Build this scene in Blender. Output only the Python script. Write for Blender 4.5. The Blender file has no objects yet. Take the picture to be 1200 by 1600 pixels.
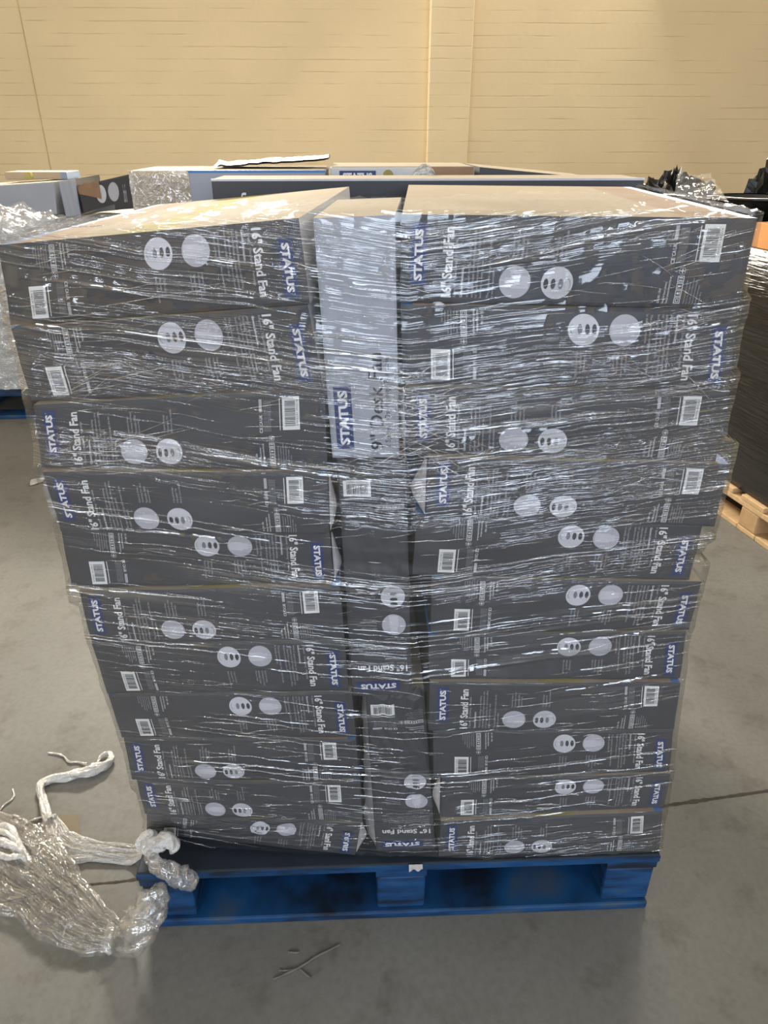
import bpy, math, random
import numpy as np
from mathutils import Vector, Matrix
random.seed(7)
rng = np.random.default_rng(7)
sc = bpy.context.scene
COL = sc.collection

# ------------------------------------------------------------------ camera
TH, YAW = math.radians(27.95), math.radians(2.3)
CAM = np.array([-.0695, -.883, 1.394])
FPX = 1110.0
cd = bpy.data.cameras.new('camera')
cam = bpy.data.objects.new('camera', cd)
COL.objects.link(cam)
cam.location = CAM
cam.rotation_euler = (math.pi/2 - TH, 0, -YAW)
cd.sensor_fit = 'VERTICAL'
cd.sensor_height = 24.0
cd.lens = 24.0*FPX/1600.0
cd.clip_start = .05
sc.camera = cam
_F = np.array([math.sin(YAW)*math.cos(TH), math.cos(YAW)*math.cos(TH), -math.sin(TH)])
_R = np.array([math.cos(YAW), -math.sin(YAW), 0.])
_U = np.cross(_R, _F)

def ray(px, py):
    return _F + _R*(px-600)/FPX - _U*(py-800)/FPX
def at(px, py, Y):            # a point measured in the photograph, on the vertical plane y = Y
    d = ray(px, py)
    return CAM + d*(Y-CAM[1])/d[1]
def atz(px, py, Z=0.):        # the same on a horizontal plane
    d = ray(px, py)
    return CAM + d*(Z-CAM[2])/d[2]

# ------------------------------------------------------------------ light
sc.view_settings.view_transform = 'Standard'
sc.view_settings.look = 'None'
sc.view_settings.gamma = 1
sc.view_settings.use_curve_mapping = False
sc.view_settings.exposure = 0.0
sc.cycles.transparent_max_bounces = 24
sc.cycles.sample_clamp_indirect = 6
w = bpy.data.worlds.new('world')
sc.world = w
w.use_nodes = True
w.node_tree.nodes['Background'].inputs[0].default_value = (.62, .74, 1, 1)
w.node_tree.nodes['Background'].inputs[1].default_value = .15

def area(name, loc, target, sx, sy, power, color):
    l = bpy.data.lights.new(name, 'AREA')
    l.shape = 'RECTANGLE'; l.size = sx; l.size_y = sy; l.energy = power; l.color = color
    o = bpy.data.objects.new(name, l); COL.objects.link(o)
    o.location = loc
    o.rotation_euler = (Vector(target)-Vector(loc)).to_track_quat('-Z', 'Y').to_euler()
    return o
WARM = (1, .83, .58)
NEUT = (1, .93, .80)
COOL = (.74, .85, 1)
area('daylight_clerestory', (-1.3, 4.95, 2.8), (-.7, 0.4, 2.15), 1.1, .5, 420, NEUT)  # unseen key lights that throw shadows forward; the clerestory itself is made up
area('daylight_clerestory', (2.7, 4.95, 2.9), (1.4, 0.4, 2.25), 1.1, .5, 150, NEUT)
area('daylight_loading_door', (.6, -6.3, 1.45), (0, 0, 1.0), 2.2, 1.7, 95, COOL)
area('daylight_high_window', (1.6, -6.6, 3.6), (.3, 0, 1.0), 3.4, .20, 92, COOL)  # unseen strip lights added behind the camera to make glints on the film
area('daylight_high_window', (-2.2, -6.6, 3.6), (-.3, 0, 1.0), 3.4, .20, 92, COOL)
area('daylight_middle_window', (-3.9, -6.6, 2.7), (-.3, 0, 1.0), 1.8, .35, 45, COOL)  # lower row of added lights, more glints for the film
area('daylight_middle_window', (4.2, -6.6, 2.7), (.3, 0, 1.0), 1.8, .35, 45, COOL)
# x, y, z, power, colour, length, width
LAMPS = [(.4, 2.5, 4.35, 46, WARM, 1.45, .12), (-3.6, 1.6, 4.35, 8, WARM, 1.45, .12),
         (-.5, -2.0, 4.35, 9, NEUT, 1.3, .03), (2.4, -2.6, 4.35, 9, COOL, 1.3, .03), (-2.8, -2.4, 4.35, 9, NEUT, 1.3, .03),
         (.8, -4.6, 4.35, 9, COOL, 1.3, .03), (-1.6, -5.0, 4.35, 9, COOL, 1.3, .03), (-4.2, -4.6, 4.35, 9, COOL, 1.3, .03)]
for lx, ly, lz, lp, lc, ll, lw in LAMPS:
    area('ceiling_lamp_light', (lx, ly, lz), (lx, ly, 0), ll, lw, lp, lc)

# ------------------------------------------------------------------ materials
def nt(name):
    m = bpy.data.materials.new(name); m.use_nodes = True
    n = m.node_tree; n.nodes.clear()
    out = n.nodes.new('ShaderNodeOutputMaterial')
    return m, n, out
def node(n, t, **kw):
    x = n.nodes.new(t)
    for k, v in kw.items():
        if k.startswith('i_'):
            x.inputs[k[2:].replace('_', ' ')].default_value = v
        else:
            setattr(x, k, v)
    return x
def rgba(c): return (c[0], c[1], c[2], 1)
def mat(name, color, rough=.5, noise=.0, scale=8., bump=0., bscale=60., metallic=0., spec=.5, color2=None, stretch=(1, 1, 1), detail=4.):
    """A plain procedural surface: base colour broken up by noise, optional bump."""
    m, n, out = nt(name)
    b = node(n, 'ShaderNodeBsdfPrincipled')
    b.inputs['Roughness'].default_value = rough
    b.inputs['Metallic'].default_value = metallic
    b.inputs['Specular IOR Level'].default_value = spec
    n.links.new(b.outputs[0], out.inputs[0])
    tc = node(n, 'ShaderNodeTexCoord'); mp = node(n, 'ShaderNodeMapping')
    mp.inputs['Scale'].default_value = stretch
    n.links.new(tc.outputs['Object'], mp.inputs[0])
    if noise or color2:
        tx = node(n, 'ShaderNodeTexNoise'); tx.inputs['Scale'].default_value = scale; tx.inputs['Detail'].default_value = detail
        n.links.new(mp.outputs[0], tx.inputs['Vector'])
        r = node(n, 'ShaderNodeValToRGB')
        c2 = color2 or tuple(max(0, c*(1-noise)) for c in color)
        r.color_ramp.elements[0].position = .32; r.color_ramp.elements[1].position = .68
        r.color_ramp.elements[0].color = rgba(c2); r.color_ramp.elements[1].color = rgba(color)
        n.links.new(tx.outputs['Fac'], r.inputs[0]); n.links.new(r.outputs[0], b.inputs['Base Color'])
    else:
        b.inputs['Base Color'].default_value = rgba(color)
    if bump:
        t2 = node(n, 'ShaderNodeTexNoise'); t2.inputs['Scale'].default_value = bscale; t2.inputs['Detail'].default_value = 5
        n.links.new(mp.outputs[0], t2.inputs['Vector'])
        bp = node(n, 'ShaderNodeBump'); bp.inputs['Strength'].default_value = bump; bp.inputs['Distance'].default_value = .004
        n.links.new(t2.outputs['Fac'], bp.inputs['Height']); n.links.new(bp.outputs[0], b.inputs['Normal'])
    return m

def film_mat(name, gloss=.10, milk=.0, milk_hi=.06, rough=.07, sx=5., sz=90., bump=1., dist=.015, milkcol=(.86, .88, .93), width=.10, patch=(.40, .60), upper=0., broad=.25, graze=.35, pull=0., foldgloss=1.5):
    """Clear stretch film: mostly see-through, a glossy skin that lies flat between narrow pulled wrinkles, milky only along the folds."""
    m, n, out = nt(name)
    tc = node(n, 'ShaderNodeTexCoord')
    w1 = node(n, 'ShaderNodeTexNoise'); w1.inputs['Scale'].default_value = 3.2; w1.inputs['Detail'].default_value = 2
    n.links.new(tc.outputs['Object'], w1.inputs['Vector'])
    sub = node(n, 'ShaderNodeVectorMath', operation='SUBTRACT'); sub.inputs[1].default_value = (.5, .5, .5)
    n.links.new(w1.outputs['Color'], sub.inputs[0])
    scl = node(n, 'ShaderNodeVectorMath', operation='SCALE'); scl.inputs['Scale'].default_value = dist*4
    n.links.new(sub.outputs[0], scl.inputs[0])
    add = node(n, 'ShaderNodeVectorMath', operation='ADD')
    n.links.new(tc.outputs['Object'], add.inputs[0]); n.links.new(scl.outputs[0], add.inputs[1])
    if pull:      # the film is drawn up towards both corners
        s3 = node(n, 'ShaderNodeSeparateXYZ'); n.links.new(add.outputs[0], s3.inputs[0])
        ab = node(n, 'ShaderNodeMath', operation='ABSOLUTE'); n.links.new(s3.outputs[0], ab.inputs[0])
        ml = node(n, 'ShaderNodeMath', operation='MULTIPLY_ADD'); ml.inputs[1].default_value = -pull
        n.links.new(ab.outputs[0], ml.inputs[0]); n.links.new(s3.outputs[2], ml.inputs[2])
        add = node(n, 'ShaderNodeCombineXYZ')
        for k, q in enumerate((s3.outputs[0], s3.outputs[1], ml.outputs[0])): n.links.new(q, add.inputs[k])
    def math_(op, a, b=None, c=None):
        x = node(n, 'ShaderNodeMath', operation=op)
        for k, q in enumerate((a, b, c)):
            if q is None: continue
            if isinstance(q, (int, float)): x.inputs[k].default_value = q
            else: n.links.new(q, x.inputs[k])
        return x.outputs[0]
    def streak(a, b, seed, tilt, detail=2):
        mp = node(n, 'ShaderNodeMapping')
        mp.inputs['Rotation'].default_value = (0, tilt, 0)
        mp.inputs['Scale'].default_value = (a, a, b)
        mp.inputs['Location'].default_value = (seed, seed*2, seed)
        n.links.new(add.outputs[0], mp.inputs[0])
        t = node(n, 'ShaderNodeTexNoise'); t.inputs['Scale'].default_value = 1; t.inputs['Detail'].default_value = detail; t.inputs['Roughness'].default_value = .5
        n.links.new(mp.outputs[0], t.inputs['Vector'])
        return t.outputs['Fac']
    def smooth(v, a, b, lo=0., hi=1.):
        r = node(n, 'ShaderNodeMapRange', interpolation_type='SMOOTHSTEP')
        for k, q in zip(('From Min', 'From Max', 'To Min', 'To Max'), (a, b, lo, hi)): r.inputs[k].default_value = q
        n.links.new(v, r.inputs['Value']); return r.outputs[0]
    def ridge(v, w): return smooth(math_('ABSOLUTE', math_('SUBTRACT', v, .5)), 0., w, 1., 0.)
    a1 = streak(sx, sz, 0, -.05); a2 = streak(sx*2.0, sz*1.9, 5, .04); a3 = streak(sx*.7, sz*.42, 11, -.09); a4 = streak(sx*3.1, sz*1.2, 17, .16)
    pm = streak(sx*.55, sz*.09, 3, 0); pm2 = streak(sx*.9, sz*.14, 9, 0)
    mask = smooth(pm, patch[0], patch[1]); mask2 = smooth(pm2, patch[0], patch[1])
    if upper:
        sp = node(n, 'ShaderNodeSeparateXYZ'); n.links.new(tc.outputs['Object'], sp.inputs[0])
        u = smooth(sp.outputs[2], .25, .85, 1-upper, 1.)
        mask = math_('MULTIPLY', mask, u); mask2 = math_('MULTIPLY', mask2, smooth(sp.outputs[2], .45, .85, 1-upper*1.0, 1.))
    r1 = math_('MULTIPLY', ridge(a1, width), mask)
    r2 = math_('MULTIPLY', ridge(a2, width*1.3), mask2)
    r4 = math_('MULTIPLY', ridge(a4, width*1.2), mask2)
    a5 = streak(sx*.6, sz*.36, 23, .02, 1)
    r5 = math_('MULTIPLY', ridge(a5, width*.55), smooth(streak(sx*1.1, sz*.2, 29, 0), .46, .62))
    h = math_('ADD', math_('MULTIPLY', r1, 1.), math_('MULTIPLY', r2, .25))
    h = math_('ADD', h, math_('MULTIPLY', r5, 1.5))
    h = math_('ADD', h, math_('MULTIPLY', r4, .3))
    h = math_('ADD', h, math_('MULTIPLY', a3, broad*4))
    bp = node(n, 'ShaderNodeBump'); bp.inputs['Strength'].default_value = bump; bp.inputs['Distance'].default_value = .0022
    n.links.new(h, bp.inputs['Height'])
    gl = node(n, 'ShaderNodeBsdfGlossy'); gl.inputs['Roughness'].default_value = rough
    n.links.new(bp.outputs[0], gl.inputs['Normal'])
    di = node(n, 'ShaderNodeBsdfDiffuse'); di.inputs[0].default_value = rgba(milkcol)
    tr = node(n, 'ShaderNodeBsdfTransparent'); tr.inputs[0].default_value = (1, 1, 1, 1)
    fold = math_('MAXIMUM', math_('MAXIMUM', r1, math_('MULTIPLY', r4, .45)), math_('MAXIMUM', r5, math_('MULTIPLY', r2, .35)))
    mk = math_('MULTIPLY_ADD', fold, milk_hi-milk, milk)
    ms = node(n, 'ShaderNodeMixShader'); n.links.new(mk, ms.inputs[0])
    n.links.new(tr.outputs[0], ms.inputs[1]); n.links.new(di.outputs[0], ms.inputs[2])
    fr = node(n, 'ShaderNodeLayerWeight'); fr.inputs['Blend'].default_value = .25
    fm = math_('MULTIPLY_ADD', fr.outputs['Facing'], graze, gloss)
    fm = math_('MULTIPLY_ADD', fold, gloss*foldgloss, fm)
    m2 = node(n, 'ShaderNodeMixShader'); n.links.new(fm, m2.inputs[0])
    n.links.new(ms.outputs[0], m2.inputs[1]); n.links.new(gl.outputs[0], m2.inputs[2])
    n.links.new(m2.outputs[0], out.inputs[0])
    return m

M = {}
M['card'] = mat('grey_printed_card', (.062, .0635, .073), .5, .12, 3.0, .08, 14, spec=.35)
M['card_pale'] = mat('pale_grey_printed_card', (.36, .38, .44), .5, .08, 4, .06, 14)
M['white_card'] = mat('white_card', (.62, .62, .62), .55, .06, 5)
M['cream'] = mat('cream_card_top', (.42, .355, .265), .85, .10, 6, spec=.08)
M['tan'] = mat('tan_print', (.41, .31, .23), .85, .2, 14, spec=.08)
M['yellow'] = mat('yellow_print', (.43, .37, .15), .85, .2, 10, spec=.08)
M['skyblue'] = mat('blue_edge_print', (.06, .20, .52), .5)
M['kraft'] = mat('brown_corrugated_card', (.34, .21, .12), .7, .25, 20, .2, 80)
M['orange_kraft'] = mat('orange_brown_card', (.70, .30, .09), .65, .12, 14)
M['logo'] = mat('navy_logo_print', (.020, .040, .150), .45)
M['ink'] = mat('white_ink', (.74, .74, .76), .5)
M['ink_dim'] = mat('light_grey_ink', (.42, .42, .45), .5)
M['dark_ink'] = mat('dark_ink', (.035, .037, .045), .5)
M['photo_pale'] = mat('pale_picture_print', (.62, .62, .68), .5, .1, 40)
M['photo_mid'] = mat('mid_grey_picture_print', (.46, .46, .52), .5)
M['button_grey'] = mat('button_grey_print', (.20, .20, .22), .5)
M['grey_sheet'] = mat('greyish_packing_sheet', (.30, .27, .22), .5, .15, 12)
M['pale_blue'] = mat('pale_blue_print', (.20, .27, .42), .5)
M['label'] = mat('barcode_label_white', (.78, .78, .78), .5)
M['torn'] = mat('torn_card_core', (.52, .50, .50), .85, .25, 40, .4, 60)
M['film'] = film_mat('clear_stretch_film', gloss=.085, milk=.004, milk_hi=.035, upper=.5, sx=1.5, sz=105., dist=.009, width=.085, pull=.13, foldgloss=3.5, broad=.11, patch=(.44, .61), rough=.085)
M['film_top'] = film_mat('clear_stretch_film_on_top', gloss=.012, milk=.02, milk_hi=.14, sx=5, sz=30, bump=.6, graze=.02)
M['film_flap'] = film_mat('clear_loose_film', gloss=.03, milk=.03, milk_hi=.14, sx=14, sz=26, bump=.8, dist=.04, patch=(.3, .5), graze=.10, foldgloss=3.)
M['film_loose'] = film_mat('crumpled_loose_film', gloss=.16, milk=.05, milk_hi=.40, sx=24, sz=40, bump=1., dist=.05, rough=.1, patch=(.3, .5))
M['film_rope'] = film_mat('twisted_film_rope', gloss=.14, milk=.50, milk_hi=.85, sx=60, sz=90, bump=.8, dist=.03, rough=.25, milkcol=(.80, .79, .77), patch=(.2, .4))
M['film_bunch'] = film_mat('bunched_film', gloss=.10, milk=.05, milk_hi=.26, sx=40, sz=40, bump=.35, dist=.04, rough=.08, milkcol=(.80, .77, .73), patch=(.3, .5), foldgloss=2.)
M['film_crease'] = film_mat('folded_film_edge', gloss=.5, milk=.16, milk_hi=.3, sx=20, sz=160, bump=.5, rough=.15)  # whitish glossy film, the streak highlights put into its colour
M['black_film'] = mat('black_stretch_film', (.014, .011, .008), .22, 0, 7, 1., 7, spec=.6, stretch=(1, 1, 12), color2=(.005, .005, .005))
M['black_plastic'] = mat('black_plastic', (.006, .006, .006), .25, spec=.5)
M['black_sack'] = mat('black_sack', (.01, .01, .009), .35, .3, 12, .9, 30)
M['pine'] = mat('pale_pine_wood', (.66, .45, .24), .7, .22, 5, .3, 40, stretch=(1, 8, 8))
M['pine_block'] = mat('pine_block_wood', (.56, .36, .18), .75, .25, 16, .3, 60)

def blue_paint():
    m, n, out = nt('worn_blue_pallet_paint')
    b = node(n, 'ShaderNodeBsdfPrincipled'); b.inputs['Roughness'].default_value = .55
    n.links.new(b.outputs[0], out.inputs[0])
    tc = node(n, 'ShaderNodeTexCoord'); mp = node(n, 'ShaderNodeMapping'); mp.inputs['Scale'].default_value = (2.5, 2.5, 12)
    n.links.new(tc.outputs['Object'], mp.inputs[0])
    t = node(n, 'ShaderNodeTexNoise'); t.inputs['Scale'].default_value = 3; t.inputs['Detail'].default_value = 6
    n.links.new(mp.outputs[0], t.inputs['Vector'])
    r = node(n, 'ShaderNodeValToRGB'); e = r.color_ramp.elements
    e[0].position = .36; e[0].color = (.003, .010, .026, 1)
    e[1].position = .52; e[1].color = (.003, .048, .150, 1)
    x = e.new(.60); x.color = (.005, .062, .18, 1)
    x = e.new(.70); x.color = (.04, .07, .12, 1)
    n.links.new(t.outputs['Fac'], r.inputs[0]); n.links.new(r.outputs[0], b.inputs['Base Color'])
    bp = node(n, 'ShaderNodeBump'); bp.inputs['Strength'].default_value = .35; bp.inputs['Distance'].default_value = .003
    n.links.new(t.outputs['Fac'], bp.inputs['Height']); n.links.new(bp.outputs[0], b.inputs['Normal'])
    return m
M['blue'] = blue_paint()
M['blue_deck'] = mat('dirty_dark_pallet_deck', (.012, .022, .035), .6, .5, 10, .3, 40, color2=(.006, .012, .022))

def floor_mat():
    m, n, out = nt('worn_concrete_floor')
    b = node(n, 'ShaderNodeBsdfPrincipled'); b.inputs['Roughness'].default_value = .55
    b.inputs['Specular IOR Level'].default_value = .35
    n.links.new(b.outputs[0], out.inputs[0])
    tc = node(n, 'ShaderNodeTexCoord')
    def nz(s, d, ro=.55):
        t = node(n, 'ShaderNodeTexNoise'); t.inputs['Scale'].default_value = s; t.inputs['Detail'].default_value = d; t.inputs['Roughness'].default_value = ro
        n.links.new(tc.outputs['Object'], t.inputs['Vector']); return t
    a = nz(1.4, 6); c = nz(9, 8, .65); f = nz(70, 4)
    r = node(n, 'ShaderNodeValToRGB'); e = r.color_ramp.elements
    e[0].position = .30; e[0].color = (.140, .136, .127, 1)
    e[1].position = .70; e[1].color = (.212, .208, .192, 1)
    x = e.new(.5); x.color = (.180, .176, .162, 1)
    n.links.new(a.outputs['Fac'], r.inputs[0])
    r2 = node(n, 'ShaderNodeValToRGB'); e = r2.color_ramp.elements
    e[0].position = .30; e[0].color = (.62, .58, .54, 1); e[1].position = .48; e[1].color = (1, 1, 1, 1)
    n.links.new(c.outputs['Fac'], r2.inputs[0])
    mx = node(n, 'ShaderNodeMixRGB', blend_type='MULTIPLY'); mx.inputs[0].default_value = .75
    n.links.new(r.outputs[0], mx.inputs[1]); n.links.new(r2.outputs[0], mx.inputs[2])
    r3 = node(n, 'ShaderNodeValToRGB'); e = r3.color_ramp.elements
    e[0].position = .35; e[0].color = (.86, .86, .86, 1); e[1].position = .6; e[1].color = (1, 1, 1, 1)
    n.links.new(f.outputs['Fac'], r3.inputs[0])
    mx2 = node(n, 'ShaderNodeMixRGB', blend_type='MULTIPLY'); mx2.inputs[0].default_value = .8
    n.links.new(mx.outputs[0], mx2.inputs[1]); n.links.new(r3.outputs[0], mx2.inputs[2])
    n.links.new(mx2.outputs[0], b.inputs['Base Color'])
    bp = node(n, 'ShaderNodeBump'); bp.inputs['Strength'].default_value = .12; bp.inputs['Distance'].default_value = .004
    n.links.new(c.outputs['Fac'], bp.inputs['Height']); n.links.new(bp.outputs[0], b.inputs['Normal'])
    return m
M['floor'] = floor_mat()
M['joint'] = mat('dirty_floor_joint', (.075, .06, .045), .9, .4, 30)
M['scuff'] = mat('brown_floor_stain', (.20, .165, .11), .7, .1, 20)

def brick_mat():
    m, n, out = nt('cream_painted_brick')
    b = node(n, 'ShaderNodeBsdfPrincipled'); b.inputs['Roughness'].default_value = .6
    n.links.new(b.outputs[0], out.inputs[0])
    tc = node(n, 'ShaderNodeTexCoord')
    sep = node(n, 'ShaderNodeSeparateXYZ'); n.links.new(tc.outputs['Object'], sep.inputs[0])
    ad = node(n, 'ShaderNodeMath', operation='ADD'); n.links.new(sep.outputs[0], ad.inputs[0]); n.links.new(sep.outputs[1], ad.inputs[1])
    cb = node(n, 'ShaderNodeCombineXYZ'); n.links.new(ad.outputs[0], cb.inputs[0]); n.links.new(sep.outputs[2], cb.inputs[1])
    nz = node(n, 'ShaderNodeTexNoise'); nz.inputs['Scale'].default_value = 4; nz.inputs['Detail'].default_value = 3
    n.links.new(tc.outputs['Object'], nz.inputs['Vector'])
    sb = node(n, 'ShaderNodeVectorMath', operation='SUBTRACT'); sb.inputs[1].default_value = (.5, .5, .5); n.links.new(nz.outputs['Color'], sb.inputs[0])
    sl = node(n, 'ShaderNodeVectorMath', operation='SCALE'); sl.inputs['Scale'].default_value = .012; n.links.new(sb.outputs[0], sl.inputs[0])
    av = node(n, 'ShaderNodeVectorMath', operation='ADD'); n.links.new(cb.outputs[0], av.inputs[0]); n.links.new(sl.outputs[0], av.inputs[1])
    br = node(n, 'ShaderNodeTexBrick')
    br.inputs['Scale'].default_value = 1; br.inputs['Brick Width'].default_value = .225; br.inputs['Row Height'].default_value = .075
    br.inputs['Mortar Size'].default_value = .003; br.inputs['Mortar Smooth'].default_value = .35
    br.offset = .5
    n.links.new(av.outputs[0], br.inputs['Vector'])
    # the bed joints show far more than the filled uprights; broken up along their length
    z = node(n, 'ShaderNodeSeparateXYZ'); n.links.new(av.outputs[0], z.inputs[0])
    dv = node(n, 'ShaderNodeMath', operation='DIVIDE'); dv.inputs[1].default_value = .075; n.links.new(z.outputs[1], dv.inputs[0])
    fr = node(n, 'ShaderNodeMath', operation='FRACT'); n.links.new(dv.outputs[0], fr.inputs[0])
    pp = node(n, 'ShaderNodeMath', operation='PINGPONG'); pp.inputs[1].default_value = .5; n.links.new(fr.outputs[0], pp.inputs[0])
    bed = node(n, 'ShaderNodeMapRange'); bed.inputs['From Min'].default_value = .015; bed.inputs['From Max'].default_value = .06
    bed.inputs['To Min'].default_value = 1; bed.inputs['To Max'].default_value = 0
    n.links.new(pp.outputs[0], bed.inputs[0])
    mp = node(n, 'ShaderNodeMapping'); mp.inputs['Scale'].default_value = (3.2, 3.2, 13.3); n.links.new(tc.outputs['Object'], mp.inputs[0])
    n2 = node(n, 'ShaderNodeTexNoise'); n2.inputs['Scale'].default_value = 1.0; n2.inputs['Detail'].default_value = 3; n.links.new(mp.outputs[0], n2.inputs['Vector'])
    brk = node(n, 'ShaderNodeMapRange'); brk.inputs['From Min'].default_value = .44; brk.inputs['From Max'].default_value = .62; n.links.new(n2.outputs['Fac'], brk.inputs[0])
    jb = node(n, 'ShaderNodeMath', operation='MULTIPLY'); n.links.new(bed.outputs[0], jb.inputs[0]); n.links.new(brk.outputs[0], jb.inputs[1])
    ju = node(n, 'ShaderNodeMath', operation='MULTIPLY_ADD'); ju.inputs[1].default_value = .05
    n.links.new(br.outputs['Fac'], ju.inputs[0]); n.links.new(jb.outputs[0], ju.inputs[2])
    n3 = node(n, 'ShaderNodeTexNoise'); n3.inputs['Scale'].default_value = 2.2; n3.inputs['Detail'].default_value = 5; n.links.new(tc.outputs['Object'], n3.inputs['Vector'])
    r = node(n, 'ShaderNodeValToRGB'); e = r.color_ramp.elements
    e[0].position = .3; e[0].color = (.64, .52, .33, 1); e[1].position = .7; e[1].color = (.69, .565, .36, 1)
    n.links.new(n3.outputs['Fac'], r.inputs[0])
    mx = node(n, 'ShaderNodeMixRGB'); mx.inputs[2].default_value = (.36, .27, .14, 1)
    sc2 = node(n, 'ShaderNodeMath', operation='MULTIPLY'); sc2.inputs[1].default_value = .42
    sc2.use_clamp = True
    n.links.new(ju.outputs[0], sc2.inputs[0]); n.links.new(sc2.outputs[0], mx.inputs[0]); n.links.new(r.outputs[0], mx.inputs[1])
    n.links.new(mx.outputs[0], b.inputs['Base Color'])
    inv = node(n, 'ShaderNodeMath', operation='MULTIPLY_ADD'); inv.inputs[1].default_value = -1.
    n.links.new(ju.outputs[0], inv.inputs[0])
    n4 = node(n, 'ShaderNodeTexNoise'); n4.inputs['Scale'].default_value = 25; n.links.new(tc.outputs['Object'], n4.inputs['Vector'])
    n5 = node(n, 'ShaderNodeMath', operation='MULTIPLY'); n5.inputs[1].default_value = .8; n.links.new(n4.outputs['Fac'], n5.inputs[0])
    n.links.new(n5.outputs[0], inv.inputs[2])
    bp = node(n, 'ShaderNodeBump'); bp.inputs['Strength'].default_value = .4; bp.inputs['Distance'].default_value = .003
    n.links.new(inv.outputs[0], bp.inputs['Height']); n.links.new(bp.outputs[0], b.inputs['Normal'])
    return m
M['brick'] = brick_mat()
M['sealant'] = mat('cream_joint_sealant', (.52, .41, .22), .6, .2, 10)
M['ceiling'] = mat('pale_ceiling_sheet', (.55, .53, .48), .8, .05, 2)
M['glass_lit'] = None

# ------------------------------------------------------------------ mesh helpers
class MB:
    """Collects shapes and builds ONE mesh object from them."""
    def __init__(s): s.v = []; s.f = []; s.mi = []; s.mats = []
    def slot(s, m):
        if m not in s.mats: s.mats.append(m)
        return s.mats.index(m)
    def add(s, verts, faces, m):
        k = len(s.v); i = s.slot(m)
        s.v.extend([tuple(map(float, v)) for v in verts])
        s.f.extend([tuple(int(a)+k for a in f) for f in faces]); s.mi.extend([i]*len(faces))
        return s
    def box(s, lo, hi, m, bevel=0.):
        x0, y0, z0 = lo; x1, y1, z1 = hi
        if bevel <= 0:
            v = [(x0, y0, z0), (x1, y0, z0), (x1, y1, z0), (x0, y1, z0), (x0, y0, z1), (x1, y0, z1), (x1, y1, z1), (x0, y1, z1)]
            f = [(0, 3, 2, 1), (4, 5, 6, 7), (0, 1, 5, 4), (1, 2, 6, 5), (2, 3, 7, 6), (3, 0, 4, 7)]
            return s.add(v, f, m)
        import bmesh
        bm = bmesh.new(); bmesh.ops.create_cube(bm, size=1)
        for q in bm.verts:
            q.co = Vector(((x0+x1)/2+q.co.x*(x1-x0), (y0+y1)/2+q.co.y*(y1-y0), (z0+z1)/2+q.co.z*(z1-z0)))
        bmesh.ops.bevel(bm, geom=bm.edges[:], offset=bevel, segments=2, affect='EDGES', profile=.5)
        bm.verts.index_update()
        s.add([q.co[:] for q in bm.verts], [[q.index for q in f.verts] for f in bm.faces], m)
        bm.free(); return s
    def grid(s, P, m, flip=False):
        """P: array (rows, cols, 3)."""
        r, c = P.shape[:2]
        f = []
        for i in range(r-1):
            for j in range(c-1):
                q = (i*c+j, i*c+j+1, (i+1)*c+j+1, (i+1)*c+j)
                f.append(q[::-1] if flip else q)
        return s.add(P.reshape(-1, 3), f, m)
    def build(s, name, parent=None, smooth=False):
        me = bpy.data.meshes.new(name)
        me.from_pydata(s.v, [], s.f)
        for m in s.mats: me.materials.append(m)
        me.polygons.foreach_set('material_index', s.mi)
        if smooth: me.polygons.foreach_set('use_smooth', [True]*len(s.f))
        me.update()
        o = bpy.data.objects.new(name, me); COL.objects.link(o)
        if parent is not None: o.parent = parent
        return o
def empty(name, loc=(0, 0, 0), rz=0.):
    o = bpy.data.objects.new(name, None); COL.objects.link(o)
    o.location = loc; o.rotation_euler = (0, 0, rz); o.empty_display_size = .1
    return o
def tag(o, label, cat, group=None, kind=None):
    o['label'] = label; o['category'] = cat
    if group: o['group'] = group
    if kind: o['kind'] = kind
    return o
def struct(o, label=None, cat=None):
    o['kind'] = 'structure'
    if label: o['label'] = label
    if cat: o['category'] = cat
    return o
def sub(arr, loc):     # points to the local frame of an unrotated empty at loc
    return np.asarray(arr, float) - np.asarray(loc, float)

def frames(pts):
    pts = np.asarray(pts, float); T = np.gradient(pts, axis=0); T /= np.linalg.norm(T, axis=1)[:, None]+1e-9
    up = np.array([0, 0, 1.]); Ns = []
    for t in T:
        a = np.cross(t, up)
        if np.linalg.norm(a) < 1e-3: a = np.cross(t, [1, 0, 0])
        Ns.append(a/np.linalg.norm(a))
    Ns = np.array(Ns); Bs = np.cross(Ns, T)
    return T, Ns, Bs
def spline(pts, n):
    """Catmull-Rom through points (any width), n samples."""
    p = np.asarray(pts, float); p = np.vstack([2*p[0]-p[1], p, 2*p[-1]-p[-2]])
    m = len(p)-3; out = []
    for k in range(n):
        u = k/(n-1)*m; i = min(int(u), m-1); t = u-i
        a, b, c, d = p[i:i+4]
        out.append(.5*((2*b)+(-a+c)*t+(2*a-5*b+4*c-d)*t*t+(-a+3*b-3*c+d)*t**3))
    return np.array(out)

# text as flat outlines, made once per string
_txt = {}
def text_mesh(body, bold=.0):
    k = (body, bold)
    if k in _txt: return _txt[k]
    cu = bpy.data.curves.new('t', 'FONT'); cu.body = body; cu.size = 1; cu.resolution_u = 2; cu.offset = bold
    cu.fill_mode = 'FRONT'
    ob = bpy.data.objects.new('t', cu); COL.objects.link(ob)
    dg = bpy.context.evaluated_depsgraph_get(); dg.update()
    me = bpy.data.meshes.new_from_object(ob.evaluated_get(dg))
    v = np.array([q.co[:2] for q in me.vertices]) if len(me.vertices) else np.zeros((0, 2))
    f = [tuple(p.vertices) for p in me.polygons]
    bpy.data.objects.remove(ob); bpy.data.curves.remove(cu); bpy.data.meshes.remove(me)
    _txt[k] = (v, f); return _txt[k]

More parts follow.
